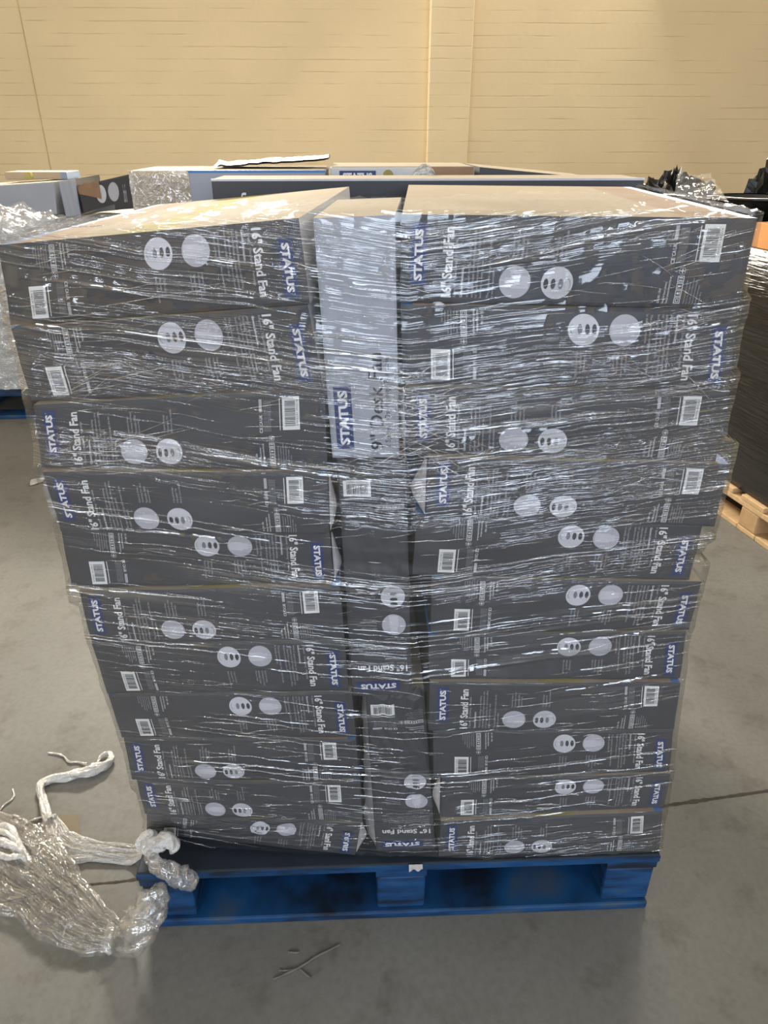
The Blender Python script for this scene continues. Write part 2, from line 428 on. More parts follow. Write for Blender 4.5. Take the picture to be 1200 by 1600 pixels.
def smooth2(a, it):
    for _ in range(it):
        p = np.pad(a, 1, mode='edge')
        a = (p[1:-1, 1:-1]*2+p[:-2, 1:-1]+p[2:, 1:-1]+p[1:-1, :-2]+p[1:-1, 2:])/6
    return a

# ------------------------------------------------------------------ the hall
WY = 5.2
mb = MB().box((-6, -7.0, -.2), (6, WY+.25, 0), M['floor']); struct(mb.build('floor'), 'worn grey concrete floor', 'floor')
mb = MB().box((-6, WY, 0), (6, WY+.25, 4.6), M['brick']); struct(mb.build('wall_back'), 'cream painted brick wall behind the pallets', 'wall')
mb = MB().box((-6.2, -7, 0), (-6, WY+.25, 4.6), M['brick']); struct(mb.build('wall_left'), 'cream painted brick side wall', 'wall')
mb = MB().box((6, -7, 0), (6.2, WY+.25, 4.6), M['brick']); struct(mb.build('wall_right'), 'cream painted brick side wall', 'wall')
mb = MB().box((-6.2, -7.2, 0), (-1.6, -7, 4.6), M['brick']).box((2.8, -7.2, 0), (6.2, -7, 4.6), M['brick']).box((-1.6, -7.2, 4.0), (2.8, -7, 4.6), M['brick'])
struct(mb.build('wall_front'), 'cream brick wall around the open loading door', 'wall')
mb = MB().box((-6.2, -7.2, 4.6), (6.2, WY+.25, 4.7), M['ceiling']); struct(mb.build('ceiling'), 'pale sheet ceiling', 'ceiling')
a = at(670, 130, WY-.1); b = at(735.5, 130, WY-.1)
mb = MB().box((a[0], WY-.11, 0), (b[0], WY, 4.6), M['brick'], .006); struct(mb.build('trim_1'), 'cream brick pilaster standing out from the wall', 'pilaster')
a = at(53, 130, WY)
mb = MB().box((a[0]-.004, WY-.004, 0), (a[0]+.004, WY, 4.6), M['sealant'], .001); struct(mb.build('trim_2'), 'thin upright joint in the brick wall', 'joint')
# unseen windows added to dress the area lights: high in the back wall and in the wall round the loading door
def added_window(n, x, z, w_, h_, y, s_):
    B = MB()
    for lo, hi in (((x-w_/2-.06, z-h_/2-.06), (x+w_/2+.06, z-h_/2)), ((x-w_/2-.06, z+h_/2), (x+w_/2+.06, z+h_/2+.06)), ((x-w_/2-.06, z-h_/2), (x-w_/2, z+h_/2)), ((x+w_/2, z-h_/2), (x+w_/2+.06, z+h_/2))):
        B.box((lo[0], min(y, y+s_*.05), lo[1]), (hi[0], max(y, y+s_*.05), hi[1]), M['white_card'])
    B.box((x-w_/2, min(y, y+s_*.02), z-h_/2), (x+w_/2, max(y, y+s_*.02), z+h_/2), M['window_glass'])
    struct(B.build(f'window_{n}'), 'daylit window in the brick wall', 'window')
m_, n_, o_ = nt('daylit_window_glass'); e_ = node(n_, 'ShaderNodeEmission'); e_.inputs[0].default_value = (.85, .92, 1, 1); e_.inputs[1].default_value = 1.5  # emission makes the added panes look daylit
n_.links.new(e_.outputs[0], o_.inputs[0]); M['window_glass'] = m_
added_window(1, -1.3, 2.85, 1.1, .5, WY, -1); added_window(2, 2.7, 2.95, 1.1, .5, WY, -1)
added_window(3, 4.4, 2.7, 1.8, .5, -7, 1); added_window(4, -3.9, 2.7, 1.8, .5, -7, 1)
# lamp fittings under the ceiling
for lx, ly, *_ in LAMPS:
    r = empty('ceiling_lamp', (lx, ly, 4.6))
    MB().box((-.78, -.09, -.2), (.78, .09, -.16), M['white_card'], .01).build('housing', r)
    for bx in (-.6, .58): MB().box((bx, -.01, -.16), (bx+.02, .01, 0), M['white_card']).build('bracket', r)
    tag(r, 'long strip lamp hanging under the ceiling', 'lamp', 'strip lamps under the ceiling')

# ------------------------------------------------------------------ pallets
def pallet(name, loc, rz, W, D, H, top, block, label, cat='pallet', deck=None):
    """Block pallet: W along x, D along y, origin at the middle of the front edge."""
    r = empty(name, loc, rz); tag(r, label, cat)
    t = .021; bw = .10
    nb = 7; wb = .13; gap = (D-nb*wb)/(nb-1)
    for i in range(nb):
        y = i*(wb+gap)
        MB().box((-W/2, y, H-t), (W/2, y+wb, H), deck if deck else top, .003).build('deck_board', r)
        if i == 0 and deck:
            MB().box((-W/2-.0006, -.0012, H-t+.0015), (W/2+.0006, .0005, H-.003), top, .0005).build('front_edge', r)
    for x in (-W/2+bw/2, 0, W/2-bw/2):
        MB().box((x-bw/2, .002, H-2*t), (x+bw/2, D-.002, H-t-.0005), top, .002).build('stringer_board', r)
        for y in (bw/2+.004, D/2, D-bw/2-.004):
            MB().box((x-bw/2+.002, y-bw/2, t), (x+bw/2-.002, y+bw/2, H-2*t-.0005), block, .006).build('block', r)
    for y in (0, D/2-bw/2, D-bw):
        MB().box((-W/2+.002, y-.004, 0), (W/2-.002, y+bw, t-.0005), top, .004).build('bottom_board', r)
    for x in (-W/2+bw/2, W/2-bw/2):
        MB().box((x-bw/2+.003, bw+.001, 0), (x+bw/2-.003, D/2-bw/2-.006, t-.0005), top, .003).build('bottom_board', r)
        MB().box((x-bw/2+.003, D/2+bw/2+.001, 0), (x+bw/2-.003, D-bw-.006, t-.0005), top, .003).build('bottom_board', r)
    return r
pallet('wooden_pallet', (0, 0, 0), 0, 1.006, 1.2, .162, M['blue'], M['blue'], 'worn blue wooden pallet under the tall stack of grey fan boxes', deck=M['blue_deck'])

# ------------------------------------------------------------------ fan boxes: front corners measured in the photograph (TL, TR, BR, BL), y of the left and right end
Q = {
 'L1': ([(-3,383),(466,341),(484,473),(16,511)], .070, .015, 'B'),
 'L2': ([(16,512),(481,484),(505,606),(48,629)], .060, .018, 'B'),
 'L3': ([(51,632),(507,611),(511,734),(65,733)], .050, .020, 'A'),
 'L4': ([(66,736),(511,738),(514,835),(94,831)], .040, .015, 'A'),
 'L5': ([(96,832),(515,836),(521,910),(111,917)], .052, .028, 'B'),
 'L6': ([(123,924),(531,916),(538,999),(143,1006)], .045, .020, 'A'),
 'L7': ([(143,1008),(538,1003),(545,1080),(167,1085)], .048, .022, 'B'),
 'L8': ([(169,1087),(549,1082),(556,1153),(190,1154)], .050, .023, 'B'),
 'L9': ([(193,1155),(556,1154),(561,1222),(206,1219)], .052, .022, 'A'),
 'L10': ([(213,1221),(562,1222),(566,1284),(226,1273)], .054, .022, 'A'),
 'L11': ([(229,1274),(563,1287),(555,1339),(229,1302)], .056, .022, 'B'),
 'R1': ([(628,335),(1185,341),(1154,483),(624,471)], .040, .004, 'A'),
 'R2': ([(626,476),(1155,486),(1138,611),(630,600)], .030, .014, 'B'),
 'R3': ([(634,604),(1141,614),(1118,724),(636,711)], .024, .016, 'A'),
 'R4': ([(670,714),(1141,724),(1117,821),(666,807)], .012, .012, 'A'),
 'R5': ([(651,808),(1097,829),(1077,911),(645,892)], .022, .022, 'B'),
 'R6': ([(675,904),(1098,908),(1077,985),(673,991)], .018, .020, 'B'),
 'R7': ([(670,994),(1072,988),(1063,1063),(670,1063)], .018, .020, 'B'),
 'R8': ([(672,1066),(1064,1066),(1054,1141),(670,1142)], .012, .014, 'A'),
 'R9': ([(677,1143),(1053,1141),(1046,1208),(678,1216)], .015, .016, 'B'),
 'R10': ([(690,1217),(1049,1209),(1037,1266),(689,1280)], .016, .013, 'B'),
 'R11': ([(689,1283),(1036,1267),(1030,1331),(686,1338)], .010, .006, 'A'),
}
G = {}
for k, (px, yl, yr, o) in Q.items():
    ys = [yl, yr, yr, yl]
    if k == 'L11': ys = [.056, .022, .020, .086]
    G[k] = np.array([at(u[0], u[1], y) for u, y in zip(px, ys)])
DECK = .162
for c in 'LR':
    for i in range(1, 11):
        u, l = G[f'{c}{i}'], G[f'{c}{i+1}']
        for (a, b) in ((3, 0), (2, 1)):      # upper bottom corner, lower top corner
            z = u[a][2] if l[b][1] >= u[a][1] else l[b][2]
            z = .5*z+.5*(.5*(u[a][2]+l[b][2]))
            u[a][2] = z+.0012; l[b][2] = z-.0012
    for a in (2, 3): G[f'{c}11'][a][2] = DECK+.001

def make_map(Qd, seed, bulge=.003, crush=.0):
    """Front face of a carton: s along the width, t up; slight bulge, crushed-card ripples, rounded border."""
    r = np.random.default_rng(seed)
    ph = r.uniform(0, 6.28, 6); am = r.uniform(.3, 1, 3)
    TL, TR, BR, BL = [np.asarray(q, float) for q in Qd]
    n = np.cross(TR-TL, BL-TL); n /= np.linalg.norm(n)
    if n[1] > 0: n = -n
    wid, hei = np.linalg.norm(TR-TL), np.linalg.norm(TL-BL)
    def f(s, t, off=0.):
        s = np.asarray(s, float)[..., None]; t = np.asarray(t, float)[..., None]
        p = BL*(1-s)*(1-t)+BR*s*(1-t)+TR*s*t+TL*(1-s)*t
        d = bulge*np.sin(np.pi*np.clip(s, 0, 1))*np.sin(np.pi*np.clip(t, 0, 1))
        d = d+.0009*(am[0]*np.sin(9*s+ph[0])*np.sin(5*t+ph[1])+am[1]*np.sin(17*s+ph[2]+3*t)+am[2]*np.sin(6*s-8*t+ph[3]))
        e = np.minimum(np.minimum(s, 1-s)*wid, np.minimum(t, 1-t)*hei)/.005
        d = d-.0018*np.clip(1-e, 0, 1)**2
        if crush: d = d+crush*(np.sin(31*s+ph[4]+6*np.sin(9*t))*np.sin(19*t+ph[5]))*np.clip(t*2.2, 0, 1)
        return p+n*(d+off)
    f.n = n
    return f

def carton(name, Qd, depth, seed, parent, origin, m_front, m_side, m_top, topbands=None, bulge=.003, crush=0., grid=(56, 22), side_right=None, ddir=None, printer=None):
    TL, TR, BR, BL = [np.asarray(q, float) for q in Qd]
    mp = make_map(Qd, seed, bulge, crush)
    e = (TR-TL)+(BR-BL); e[2] = 0; e /= np.linalg.norm(e)
    dd = np.array([-e[1], e[0], 0.]) if ddir is None else np.asarray(ddir, float)
    B = MB(); ns, ntt = grid
    S, T = np.meshgrid(np.linspace(0, 1, ns+1), np.linspace(0, 1, ntt+1))
    F = mp(S, T); B.grid(sub(F, origin), m_front)
    bk = [q+dd*depth for q in (TL, TR, BR, BL)]
    # walls follow the front border so nothing gapes
    top, bot, lef, rig = F[-1], F[0], F[:, 0], F[:, -1]
    def wall(edge, b0, b1, m, flip, bands=None):
        n = len(edge); k = 8; L = np.linspace(b0, b1, n)
        P = np.array([edge*(1-a)+L*a for a in np.linspace(0, 1, k)])
        if bands is None:
            B.grid(sub(P, origin), m, flip)
        else:
            r, c = P.shape[:2]
            for j in range(c-1):
                mm = bands((j+.5)/(c-1))
                B.grid(sub(P[:, j:j+2], origin), mm, flip)
    wall(top, bk[0], bk[1], m_top, False, topbands)
    wall(bot, bk[3], bk[2], m_side, True)
    wall(lef, bk[3], bk[0], m_side, False)
    wall(rig, bk[2], bk[1], side_right or m_side, True)
    B.add(sub([bk[3], bk[2], bk[1], bk[0]], origin), [(3, 2, 1, 0)], m_front)
    if printer: printer(B, mp)
    return B.build(name, parent), mp

def orient(kind):
    """reading frame (u across the narrow width, v down the length) -> face frame (s right, t up)"""
    if kind == 'A': return lambda u, v: (v, u)
    if kind == 'B': return lambda u, v: (1-v, 1-u)
    if kind == 'U': return lambda u, v: (1-u, v)      # stands on end, upside down
    if kind == 'V': return lambda u, v: (u, 1-v)
class Printer:
    def __init__(s, mp, kind, origin, lift=0.): s.mp = mp; s.o = orient(kind); s.org = origin; s.lift = lift
    def put(s, B, uv, faces, m, off):
        uv = np.asarray(uv, float)
        a, b = s.o(uv[:, 0], uv[:, 1])
        P = sub(s.mp(a, b, off+s.lift), s.org)
        # keep every face turned outwards
        n = np.zeros(3)
        f0 = faces[0]; n = np.cross(P[f0[1]]-P[f0[0]], P[f0[2]]-P[f0[0]])
        if np.dot(n, s.mp.n) < 0: faces = [tuple(f)[::-1] for f in faces]
        B.add(P, faces, m)
    def rect(s, B, u0, u1, v0, v1, m, off=.0005, nu=3, nv=3):
        U, V = np.meshgrid(np.linspace(u0, u1, nu+1), np.linspace(v0, v1, nv+1))
        uv = np.stack([U.ravel(), V.ravel()], -1); c = nu+1
        s.put(B, uv, [(i*c+j, i*c+j+1, (i+1)*c+j+1, (i+1)*c+j) for i in range(nv) for j in range(nu)], m, off)
    def frame(s, B, u0, u1, v0, v1, tu, tv, m, off=.0007):
        s.rect(B, u0, u1, v0, v0+tv, m, off, 1, 1); s.rect(B, u0, u1, v1-tv, v1, m, off, 1, 1)
        s.rect(B, u0, u0+tu, v0+tv, v1-tv, m, off, 1, 1); s.rect(B, u1-tu, u1, v0+tv, v1-tv, m, off, 1, 1)
    def ell(s, B, u, v, ru, rv, m, off=.0006, n=28):
        a = np.linspace(0, 2*np.pi, n, endpoint=False)
        uv = np.vstack([[u, v], np.stack([u+ru*np.cos(a), v+rv*np.sin(a)], -1), np.stack([u+.5*ru*np.cos(a), v+.5*rv*np.sin(a)], -1)])
        f = [(0, 1+n+i, 1+n+(i+1) % n) for i in range(n)]+[(1+n+i, 1+i, 1+(i+1) % n, 1+n+(i+1) % n) for i in range(n)]
        s.put(B, uv, f, m, off)
    def text(s, B, body, u0, u1, v0, v1, m, bold=0., off=.0008, fixed=None):
        """fit the string's outline box into u0..u1, v0 (top)..v1 (bottom)"""
        v, f = text_mesh(body, bold)
        if not f: return
        lo, hi = v.min(0), v.max(0)
        uu = u0+(v[:, 0]-lo[0])/(hi[0]-lo[0])*(u1-u0)
        vv = v1-(v[:, 1]-lo[1])/(hi[1]-lo[1])*(v1-v0)
        s.put(B, np.stack([uu, vv], -1), f, m, off)

PARA = ['With 3 speed settings, an oscillating', 'adjustable head and height adjustment this', '16" Stand Fan is perfect for your home office,', 'bedroom or even at your desk.']
PARA2 = ['The ergonomic design also means the fan', 'is easily portable.']
BUL1 = ['· Ergonomic Design', '· Oscillating Fan Head', '· Removable Grilles', '· Maximum Height']
BUL2 = ['· 3 Speed Settings', '· Adjustable Tilt', '· Built-in Carry Handle']

def print_small(B, P):
    I, D = M['ink'], M['ink_dim']
    P.text(B, '16" Stand Fan', .065, .875, .121, .153, I, .028)
    P.text(B, '3 Speed · Oscillating · Portable', .065, .73, .1575, .167, D, .004)
    P.text(B, 'General Information', .07, .42, .1775, .186, I, .01)
    v = .197
    for i, l in enumerate(PARA):
        P.text(B, l, .07, .07+min(.80, .0185*len(l)), v, v+.0095, D); v += .0125
    v += .009
    for l in PARA2:
        P.text(B, l, .07, .07+min(.80, .0185*len(l)), v, v+.0095, D); v += .0125
    for vc, bl in ((.322, BUL1), (.447, BUL2)):
        for i, l in enumerate(bl):
            P.text(B, l, .52, .52+.0145*len(l), vc+i*.0125, vc+i*.0125+.0085, D)
    # the approval marks and address block beside the bar code
    P.rect(B, .76, .92, .777, .787, D, .0006, 2, 1)
    P.text(B, 'UK', .66, .73, .777, .788, I, .01); P.text(B, 'CA', .59, .65, .777, .788, I, .01); P.text(B, 'CE', .50, .57, .777, .788, I, .01)
    for i in range(6):
        P.text(B, 'Designed for use indoors by adults', .52, .90, .7925+i*.0042, .7925+i*.0042+.0032, D)
    P.rect(B, .53, .92, .846, .8485, I, .0006, 4, 1)
    P.text(B, '220 - 240V ~ 50Hz', .05, .22, .757, .764, I, .004)
    P.text(B, 'Retain for future reference', .05, .30, .771, .7775, I, .006)
    P.text(B, 'Read all instructions before first use', .05, .36, .7815, .788, I, .006)
    # symbols: five squares in a row and a globe
    for i in range(4):
        u0 = .05+i*.082; v0, v1 = .806, .8245; du = .074
        P.frame(B, u0, u0+du, v0, v1, .007, .0018, I)
        if i == 0: P.frame(B, u0+.018, u0+du-.018, v0+.0045, v1-.0045, .006, .0015, I)
        elif i == 1:
            P.ell(B, u0+du/2, v0+.0075, .014, .0035, I, .0007, 12); P.rect(B, u0+.020, u0+du-.020, v0+.012, v0+.014, I, .0007, 1, 1)
        elif i == 2:
            P.ell(B, u0+du/2, v0+.008, .012, .0040, I, .0007, 12); P.rect(B, u0+.032, u0+du-.032, v0+.011, v1-.004, I, .0007, 1, 1)
        else:
            P.rect(B, u0+.016, u0+.028, v0+.004, v1-.004, I, .0007, 1, 1); P.rect(B, u0+du-.028, u0+du-.016, v0+.004, v1-.004, I, .0007, 1, 1)
    P.ell(B, .425, .8155, .042, .0100, M['ink_dim'], .0006, 24); P.ell(B, .425, .8155, .036, .0085, M['card'], .0008, 24)
    P.rect(B, .40, .45, .8142, .8168, I, .0010, 2, 1); P.rect(B, .421, .429, .808, .823, I, .0010, 1, 2)
    for i in range(6):
        P.text(B, ['Dispose of packaging responsibly', 'Do not cover the appliance', 'Keep cables away from heat and children', 'Switch off before cleaning the grille', 'Suitable for mains supply', 'Keep dry'][i], .05, .05+[.27, .25, .30, .28, .22, .14][i], .8325+i*.0088, .8325+i*.0088+.006, D)

def logo_part(P, parent, u0=.205, u1=.91, v0=.030, v1=.074):
    B = MB(); P.rect(B, u0, u1, v0, v1, M['logo'], .0006, 20, 6)
    du = u1-u0; dv = v1-v0
    P.text(B, 'STATUS', u0+.075*du, u1-.09*du, v0+.22*dv, v1-.22*dv, M['ink'], .045, .0012)
    P.ell(B, u1-.06*du, v0+.26*dv, .009, .0018, M['ink_dim'], .0010, 8)
    return B.build('logo_panel', parent)
def pic_parts(P, parent):
    ru = .0198/.104; rv = .0198/.427
    B = MB(); P.ell(B, .262, .337, ru, rv, M['photo_mid'], .0006, 36)
    P.rect(B, .262-.075, .262+.075, .337-.012, .337+.040, M['photo_pale'], .0008, 2, 2)
    P.rect(B, .262-.055, .262+.055, .337-.030, .337-.012, M['photo_pale'], .0008, 2, 2)
    P.rect(B, .262-.03, .262-.012, .337-.045, .337-.012, M['photo_pale'], .0009, 1, 2); P.rect(B, .262+.012, .262+.03, .337-.045, .337-.012, M['photo_pale'], .0009, 1, 2)
    B.build('stand_picture', parent)
    B = MB(); P.ell(B, .262, .460, ru, rv, M['photo_pale'], .0006, 36)
    for i, dv in enumerate((-.032, -.011, .011, .032)):
        m = (M['dark_ink'], M['card'], M['button_grey'], M['card'])[i]
        P.ell(B, .250, .460+dv, .062, .0072, m, .0009, 18)
        if i > 2: P.ell(B, .247, .460+dv-.0012, .060, .0072, M['photo_pale'], .0011, 18)
    B.build('button_picture', parent)
def barcode_part(P, parent, seed):
    r = random.Random(3)
    B = MB(); u0, u1, v0, v1 = .53, .935, .856, .914
    P.rect(B, u0, u1, v0, v1, M['label'], .0006, 14, 8)
    u = u0+.05
    while u < u1-.05:
        wd = r.choice([.003, .003, .006, .009]); P.rect(B, u, u+wd, v0+.008, v1-.014, M['dark_ink'], .0010, 1, 6); u += wd+r.choice([.004, .004, .007, .010])
    P.text(B, '5 053191 092216', u0+.05, u1-.04, v1-.011, v1-.005, M['dark_ink'], 0, .0009)
    B.build('barcode_label', parent)

def topband(kind, plain=False):
    def f(s):
        v = s if kind == 'A' else 1-s
        if plain and v < .8: return M['cream']
        if v > .965: return M['skyblue']
        if v > .80: return M['tan']
        if v > .60: return M['cream']
        if v > .42: return M['yellow']
        return M['cream']
    return f

GROUPL = 'grey stand fan boxes in the left column'
GROUPR = 'grey stand fan boxes in the right column'
ORD = ['topmost', 'second from the top', 'third from the top', 'fourth from the top', 'fifth from the top', 'sixth from the top', 'fifth from the bottom', 'fourth from the bottom', 'third from the bottom', 'second from the bottom', 'bottom']
NOTE = {'L1': 'sagging grey stand fan box with cream lid, {o} of the left column', 'L5': 'shaded grey stand fan box, {o} of the left column',
        'L11': 'crushed grey stand fan box on the blue pallet, {o} of the left column', 'R1': 'grey stand fan box with tan lid and upright title, {o} of the right column',
        'R4': 'grey stand fan box jutting out right, {o} of the right column', 'R11': 'grey stand fan box resting on the blue pallet, {o} of the right column'}
MAPS = {}
for k, (px, yl, yr, o) in Q.items():
    i = int(k[1:]); side = 'left' if k[0] == 'L' else 'right'
    g = G[k]
    org = np.array([g[:, 0].mean(), g[:, 1].mean()+.28, min(g[2][2], g[3][2])])
    r = empty('stand_fan_box', org)
    up = 'logo at left end' if o == 'A' else 'logo at right end'
    lab = NOTE.get(k, 'grey stand fan box, '+up+', {o} of the '+side+' column').format(o=ORD[i-1])
    tag(r, lab, 'box', GROUPL if side == 'left' else GROUPR)
    hold = {}
    def pr(B, mp, o=o, org=org, hold=hold, lift=.0006 if k == 'L11' else 0.):
        hold['P'] = Printer(mp, o, org, lift); print_small(B, hold['P'])
    dep = .575
    sk = {'L1': .10, 'L2': .10, 'L3': .045, 'R1': .085, 'R2': .085, 'R3': .085}.get(k, 0.)
    ob, mp = carton('carton', g, dep, i*7+(0 if side == 'left' else 100), r, org, M['card'], M['card'], M['cream'], topband(o, k in ('R1',)), crush=.0018 if k == 'L11' else 0,
                    side_right=M['white_card'] if k in ('L1', 'L2') else None, bulge=.0035 if k not in ('L5',) else .002, printer=pr, ddir=(sk, 1, 0))
    P = hold['P']; MAPS[k] = mp
    logo_part(P, r); pic_parts(P, r); barcode_part(P, r, i)
    # torn or open end flaps that stick out into the gap
    if k in ('L4', 'L5', 'R3', 'R4', 'L11', 'R10'):
        s0 = 1.0 if side == 'left' else 0.0
        sg = 1 if side == 'left' else -1
        tt = np.linspace(.04, .96, 9); wv = {'L4': .010, 'L5': .013, 'R3': .006, 'R4': .020, 'L11': .016, 'R10': .013}[k]
        prof = np.sin(np.pi*tt)**.8*wv*(1+.25*np.sin(7*tt+i))
        e0 = sub(mp(np.full(9, s0), tt), org)
        e0 = e0+np.array([sg*.0015, .006, 0])
        e1 = e0+np.stack([sg*prof*.8, .004+.5*prof, -.012*np.sin(3*tt)], -1)
        B = MB(); Pn = np.array([e0*(1-a)+e1*a+np.array([0, -.004*math.sin(3.14*a), 0]) for a in np.linspace(0, 1, 5)])
        B.grid(Pn+np.array([0, .0022, 0]), M['card'], True)
        fo = B.build('end_flap', r, True); fo['label'] = 'bent open end flap'
        MB().grid(Pn, M['torn']).build('torn_lining', fo, True)['label'] = 'pale torn card lining'

# the three boxes standing on end in the gap between the columns
MQ = {'M1': ([(489,341),(617,336),(624,698),(519,700)], (.022, .022, .018, .018)),
      'M2': ([(526,712),(634,712),(644,1072),(550,1072)], (.030, .030, .026, .026)),
      'M3': ([(571,1076),(662,1078),(680,1331),(588,1336)], (.046, .046, .028, .028))}
MG = {k: np.array([at(u[0], u[1], y) for u, y in zip(p, ys)]) for k, (p, ys) in MQ.items()}
MG['M3'][2:, 2] = DECK+.001
for a, b in (('M1', 'M2'), ('M2', 'M3')):
    z = max(MG[b][0][2], MG[b][1][2])
    MG[b][:2, 2] = z; MG[a][2:, 2] = z+.0012
MG['M1'][2:, 2] = MG['M2'][0][2]+.0012
for k, lab in (('M2', 'undamaged grey stand fan box on end, midway down the gap between the columns'),
               ('M3', 'torn grey stand fan box on end, standing on the pallet in the gap')):
    g = MG[k]; org = np.array([g[:, 0].mean(), g[:, 1].mean()+.2, min(g[2][2], g[3][2])])
    r = empty('stand_fan_box', org); tag(r, lab, 'box', 'boxes on end between the columns')
    hold = {}
    def pr(B, mp, org=org, hold=hold, lift=.0009 if k == 'M3' else .0003):
        hold['P'] = Printer(mp, 'U', org, lift); print_small(B, hold['P'])
    ob, mp = carton('carton', g, .5, 300+len(k)+ord(k[1]), r, org, M['card'], M['card_pale'] if k == 'M3' else M['card'], M['cream'], None, crush=.0014 if k == 'M3' else .0004, grid=(44, 90), printer=pr, ddir=(0, 1, 0))
    P = hold['P']; logo_part(P, r); pic_parts(P, r); barcode_part(P, r, 1); MAPS[k] = mp
    # ragged strip of torn card down the edge, and crumpled top flap
    if k == 'M3':
        tt = np.linspace(.02, .99, 30)
        wd = np.interp(tt, [0, .08, .14, .2, .5, 1], [.008, .017, .021, .017, .012, .006])*(1+.12*np.sin(40*tt))
        e0 = sub(mp(np.zeros(30), tt), org)+np.array([-.0006, .001, 0])
        Pn = np.array([e0+np.stack([-wd*a, .028*a*np.ones(30)+.003*np.sin(25*tt+4*a), 0*tt], -1) for a in np.linspace(0, 1, 5)])
        B = MB(); B.grid(Pn, M['torn'], True); B.grid(Pn+np.array([.0015, .002, 0]), M['kraft']); o2 = B.build('torn_edge', r, True); o2['label'] = 'torn pale card edge'
    ss = np.linspace(.10, .92, 16)
    e0 = sub(mp(ss, np.full(16, .998)), org)
    Pn = np.array([e0+np.stack([.002*np.sin(9*ss), -.003-.010*a+.003*np.sin(22*ss+5*a), .003*np.sin(14*ss)*a-.001-.012*a*a], -1) for a in np.linspace(0, 1, 5)])
    B = MB(); B.grid(Pn, M['card'], True); B.grid(Pn+np.array([0, .0016, -.0004]), M['torn']); B.build('top_flap', r, True)

g = MG['M1']; org = np.array([g[:, 0].mean(), g[:, 1].mean()+.2, g[2][2]])
r = empty('desk_fan_box', org); tag(r, 'pale grey desk fan box on end between the two top columns', 'box', 'boxes on end between the columns')
def pr1(B, mp):
    P = Printer(mp, 'A', org); P.o = lambda u, v: (v, u)
    P.text(B, '9" Desk Fan', .04, .475, .575, .785, M['dark_ink'], .012)
    P.text(B, '2 Speed · Oscillating · Portable', .05, .455, .80, .90, M['dark_ink'], .0)
    P.rect(B, .30, .96, .475, .480, M['photo_mid'], .0006, 6, 1)
    pr1.P = P
ob, mp = carton('carton', g, .27, 411, r, org, M['card_pale'], M['card_pale'], M['cream'], None, grid=(30, 50), printer=pr1, ddir=(.09, 1, 0))
MAPS['M1'] = mp
B = MB(); P = pr1.P; P.rect(B, .045, .335, .085, .335, M['logo'], .0006, 16, 8)
P.text(B, 'STATUS', .065, .315, .14, .28, M['ink'], .04, .001); B.build('logo_panel', r)

# ------------------------------------------------------------------ rear row on the same pallet
def plain_box(name, lo, hi, rz, mats, label, cat='box', group=None, bev=.003, extra=None):
    c = ((lo[0]+hi[0])/2, (lo[1]+hi[1])/2, lo[2])
    r = empty(name, c, rz); tag(r, label, cat, group)
    dx, dy, dz = (hi[0]-lo[0])/2, (hi[1]-lo[1])/2, hi[2]-lo[2]
    B = MB(); B.box((-dx, -dy, 0), (dx, dy, dz-.001), mats[0], bev)
    B.box((-dx+.0025, -dy+.0025, dz-.0014), (dx-.0025, dy-.0025, dz), mats[1])
    B.build('carton', r)
    if extra: extra(r, dx, dy, dz)
    return r
def flat_text(body, x0, x1, z0, z1, y, m, rot=False, bold=0.):
    v, f = text_mesh(body, bold); lo, hi = v.min(0), v.max(0); q = (v-lo)/(hi-lo)
    if rot: X = x1-q[:, 1]*(x1-x0); Z = z0+q[:, 0]*(z1-z0)
    else: X = x0+q[:, 0]*(x1-x0); Z = z0+q[:, 1]*(z1-z0)
    return MB().add(np.stack([X, 0*X+y, Z], -1), [tuple(p) for p in f], m)
def ex_long(r, dx, dy, dz):
    flat_text('Pedestal Fan', -dx+.052, -dx+.066, dz-.19, dz-.024, -dy-.0008, M['ink'], True, .02).build('title_print', r)
    MB().box((-dx, -dy-.0006, dz-.0035), (dx, -dy+.004, dz+.0006), M['photo_pale']).build('lid_edge', r)
plain_box('long_fan_carton', (-.345, .655, DECK), (.512, .80, 1.318), 0, (M['card'], M['cream']), 'long dark grey carton standing across the rear of the stack', group='rear cartons', extra=ex_long)
def ex_blue(r, dx, dy, dz):
    MB().box((-dx, -dy-.0008, dz-.004), (dx, -dy+.004, dz+.0006), M['skyblue']).build('blue_edge', r)
plain_box('pale_carton', (-.424, .83, DECK), (-.128, 1.10, 1.326), 0, (M['card_pale'], M['cream']), 'pale grey carton with a blue top edge behind the long dark carton', group='rear cartons', extra=ex_blue)
def ex_white(r, dx, dy, dz):
    B = MB(); B.box((-dx+.02, -dy-.0012, dz-.05), (-dx+.10, -dy+.001, dz-.008), M['logo'])
    fl = flat_text('STATUS', -dx+.027, -dx+.092, dz-.030, dz-.012, -dy-.002, M['ink'], False, .04); B.add(fl.v, fl.f, M['ink']); B.build('logo_panel', r)
    a = np.linspace(0, 2*np.pi, 20, endpoint=False)
    B = MB(); B.add(np.stack([-dx+.127+.011*np.cos(a), 0*a-dy-.0012, dz-.016+.010*np.sin(a)], -1), [tuple(range(20))], M['yellow']); B.build('yellow_badge', r)
    B = MB(); B.box((dx-.105, -dy-.002, dz-.06), (dx-.002, -dy+.001, dz-.001), M['kraft']); B.build('torn_opening', r)['label'] = 'torn brown corrugated corner'
    # rag of film stuffed in the torn corner
    n = 24; S, T = np.meshgrid(np.linspace(0, 1, n), np.linspace(0, 1, n))
    R2 = np.random.default_rng(5); h = smooth2(R2.normal(0, 1, (n, n)), 2)*.012
    Pn = np.stack([dx-.15+.075*S, -dy-.006-.012*np.sin(np.pi*S)+h, dz-.045+.052*T*np.sin(np.pi*np.clip(S*.9+.05, 0, 1))], -1)
    MB().grid(Pn, M['film_rope']).build('film_rag', r, True)
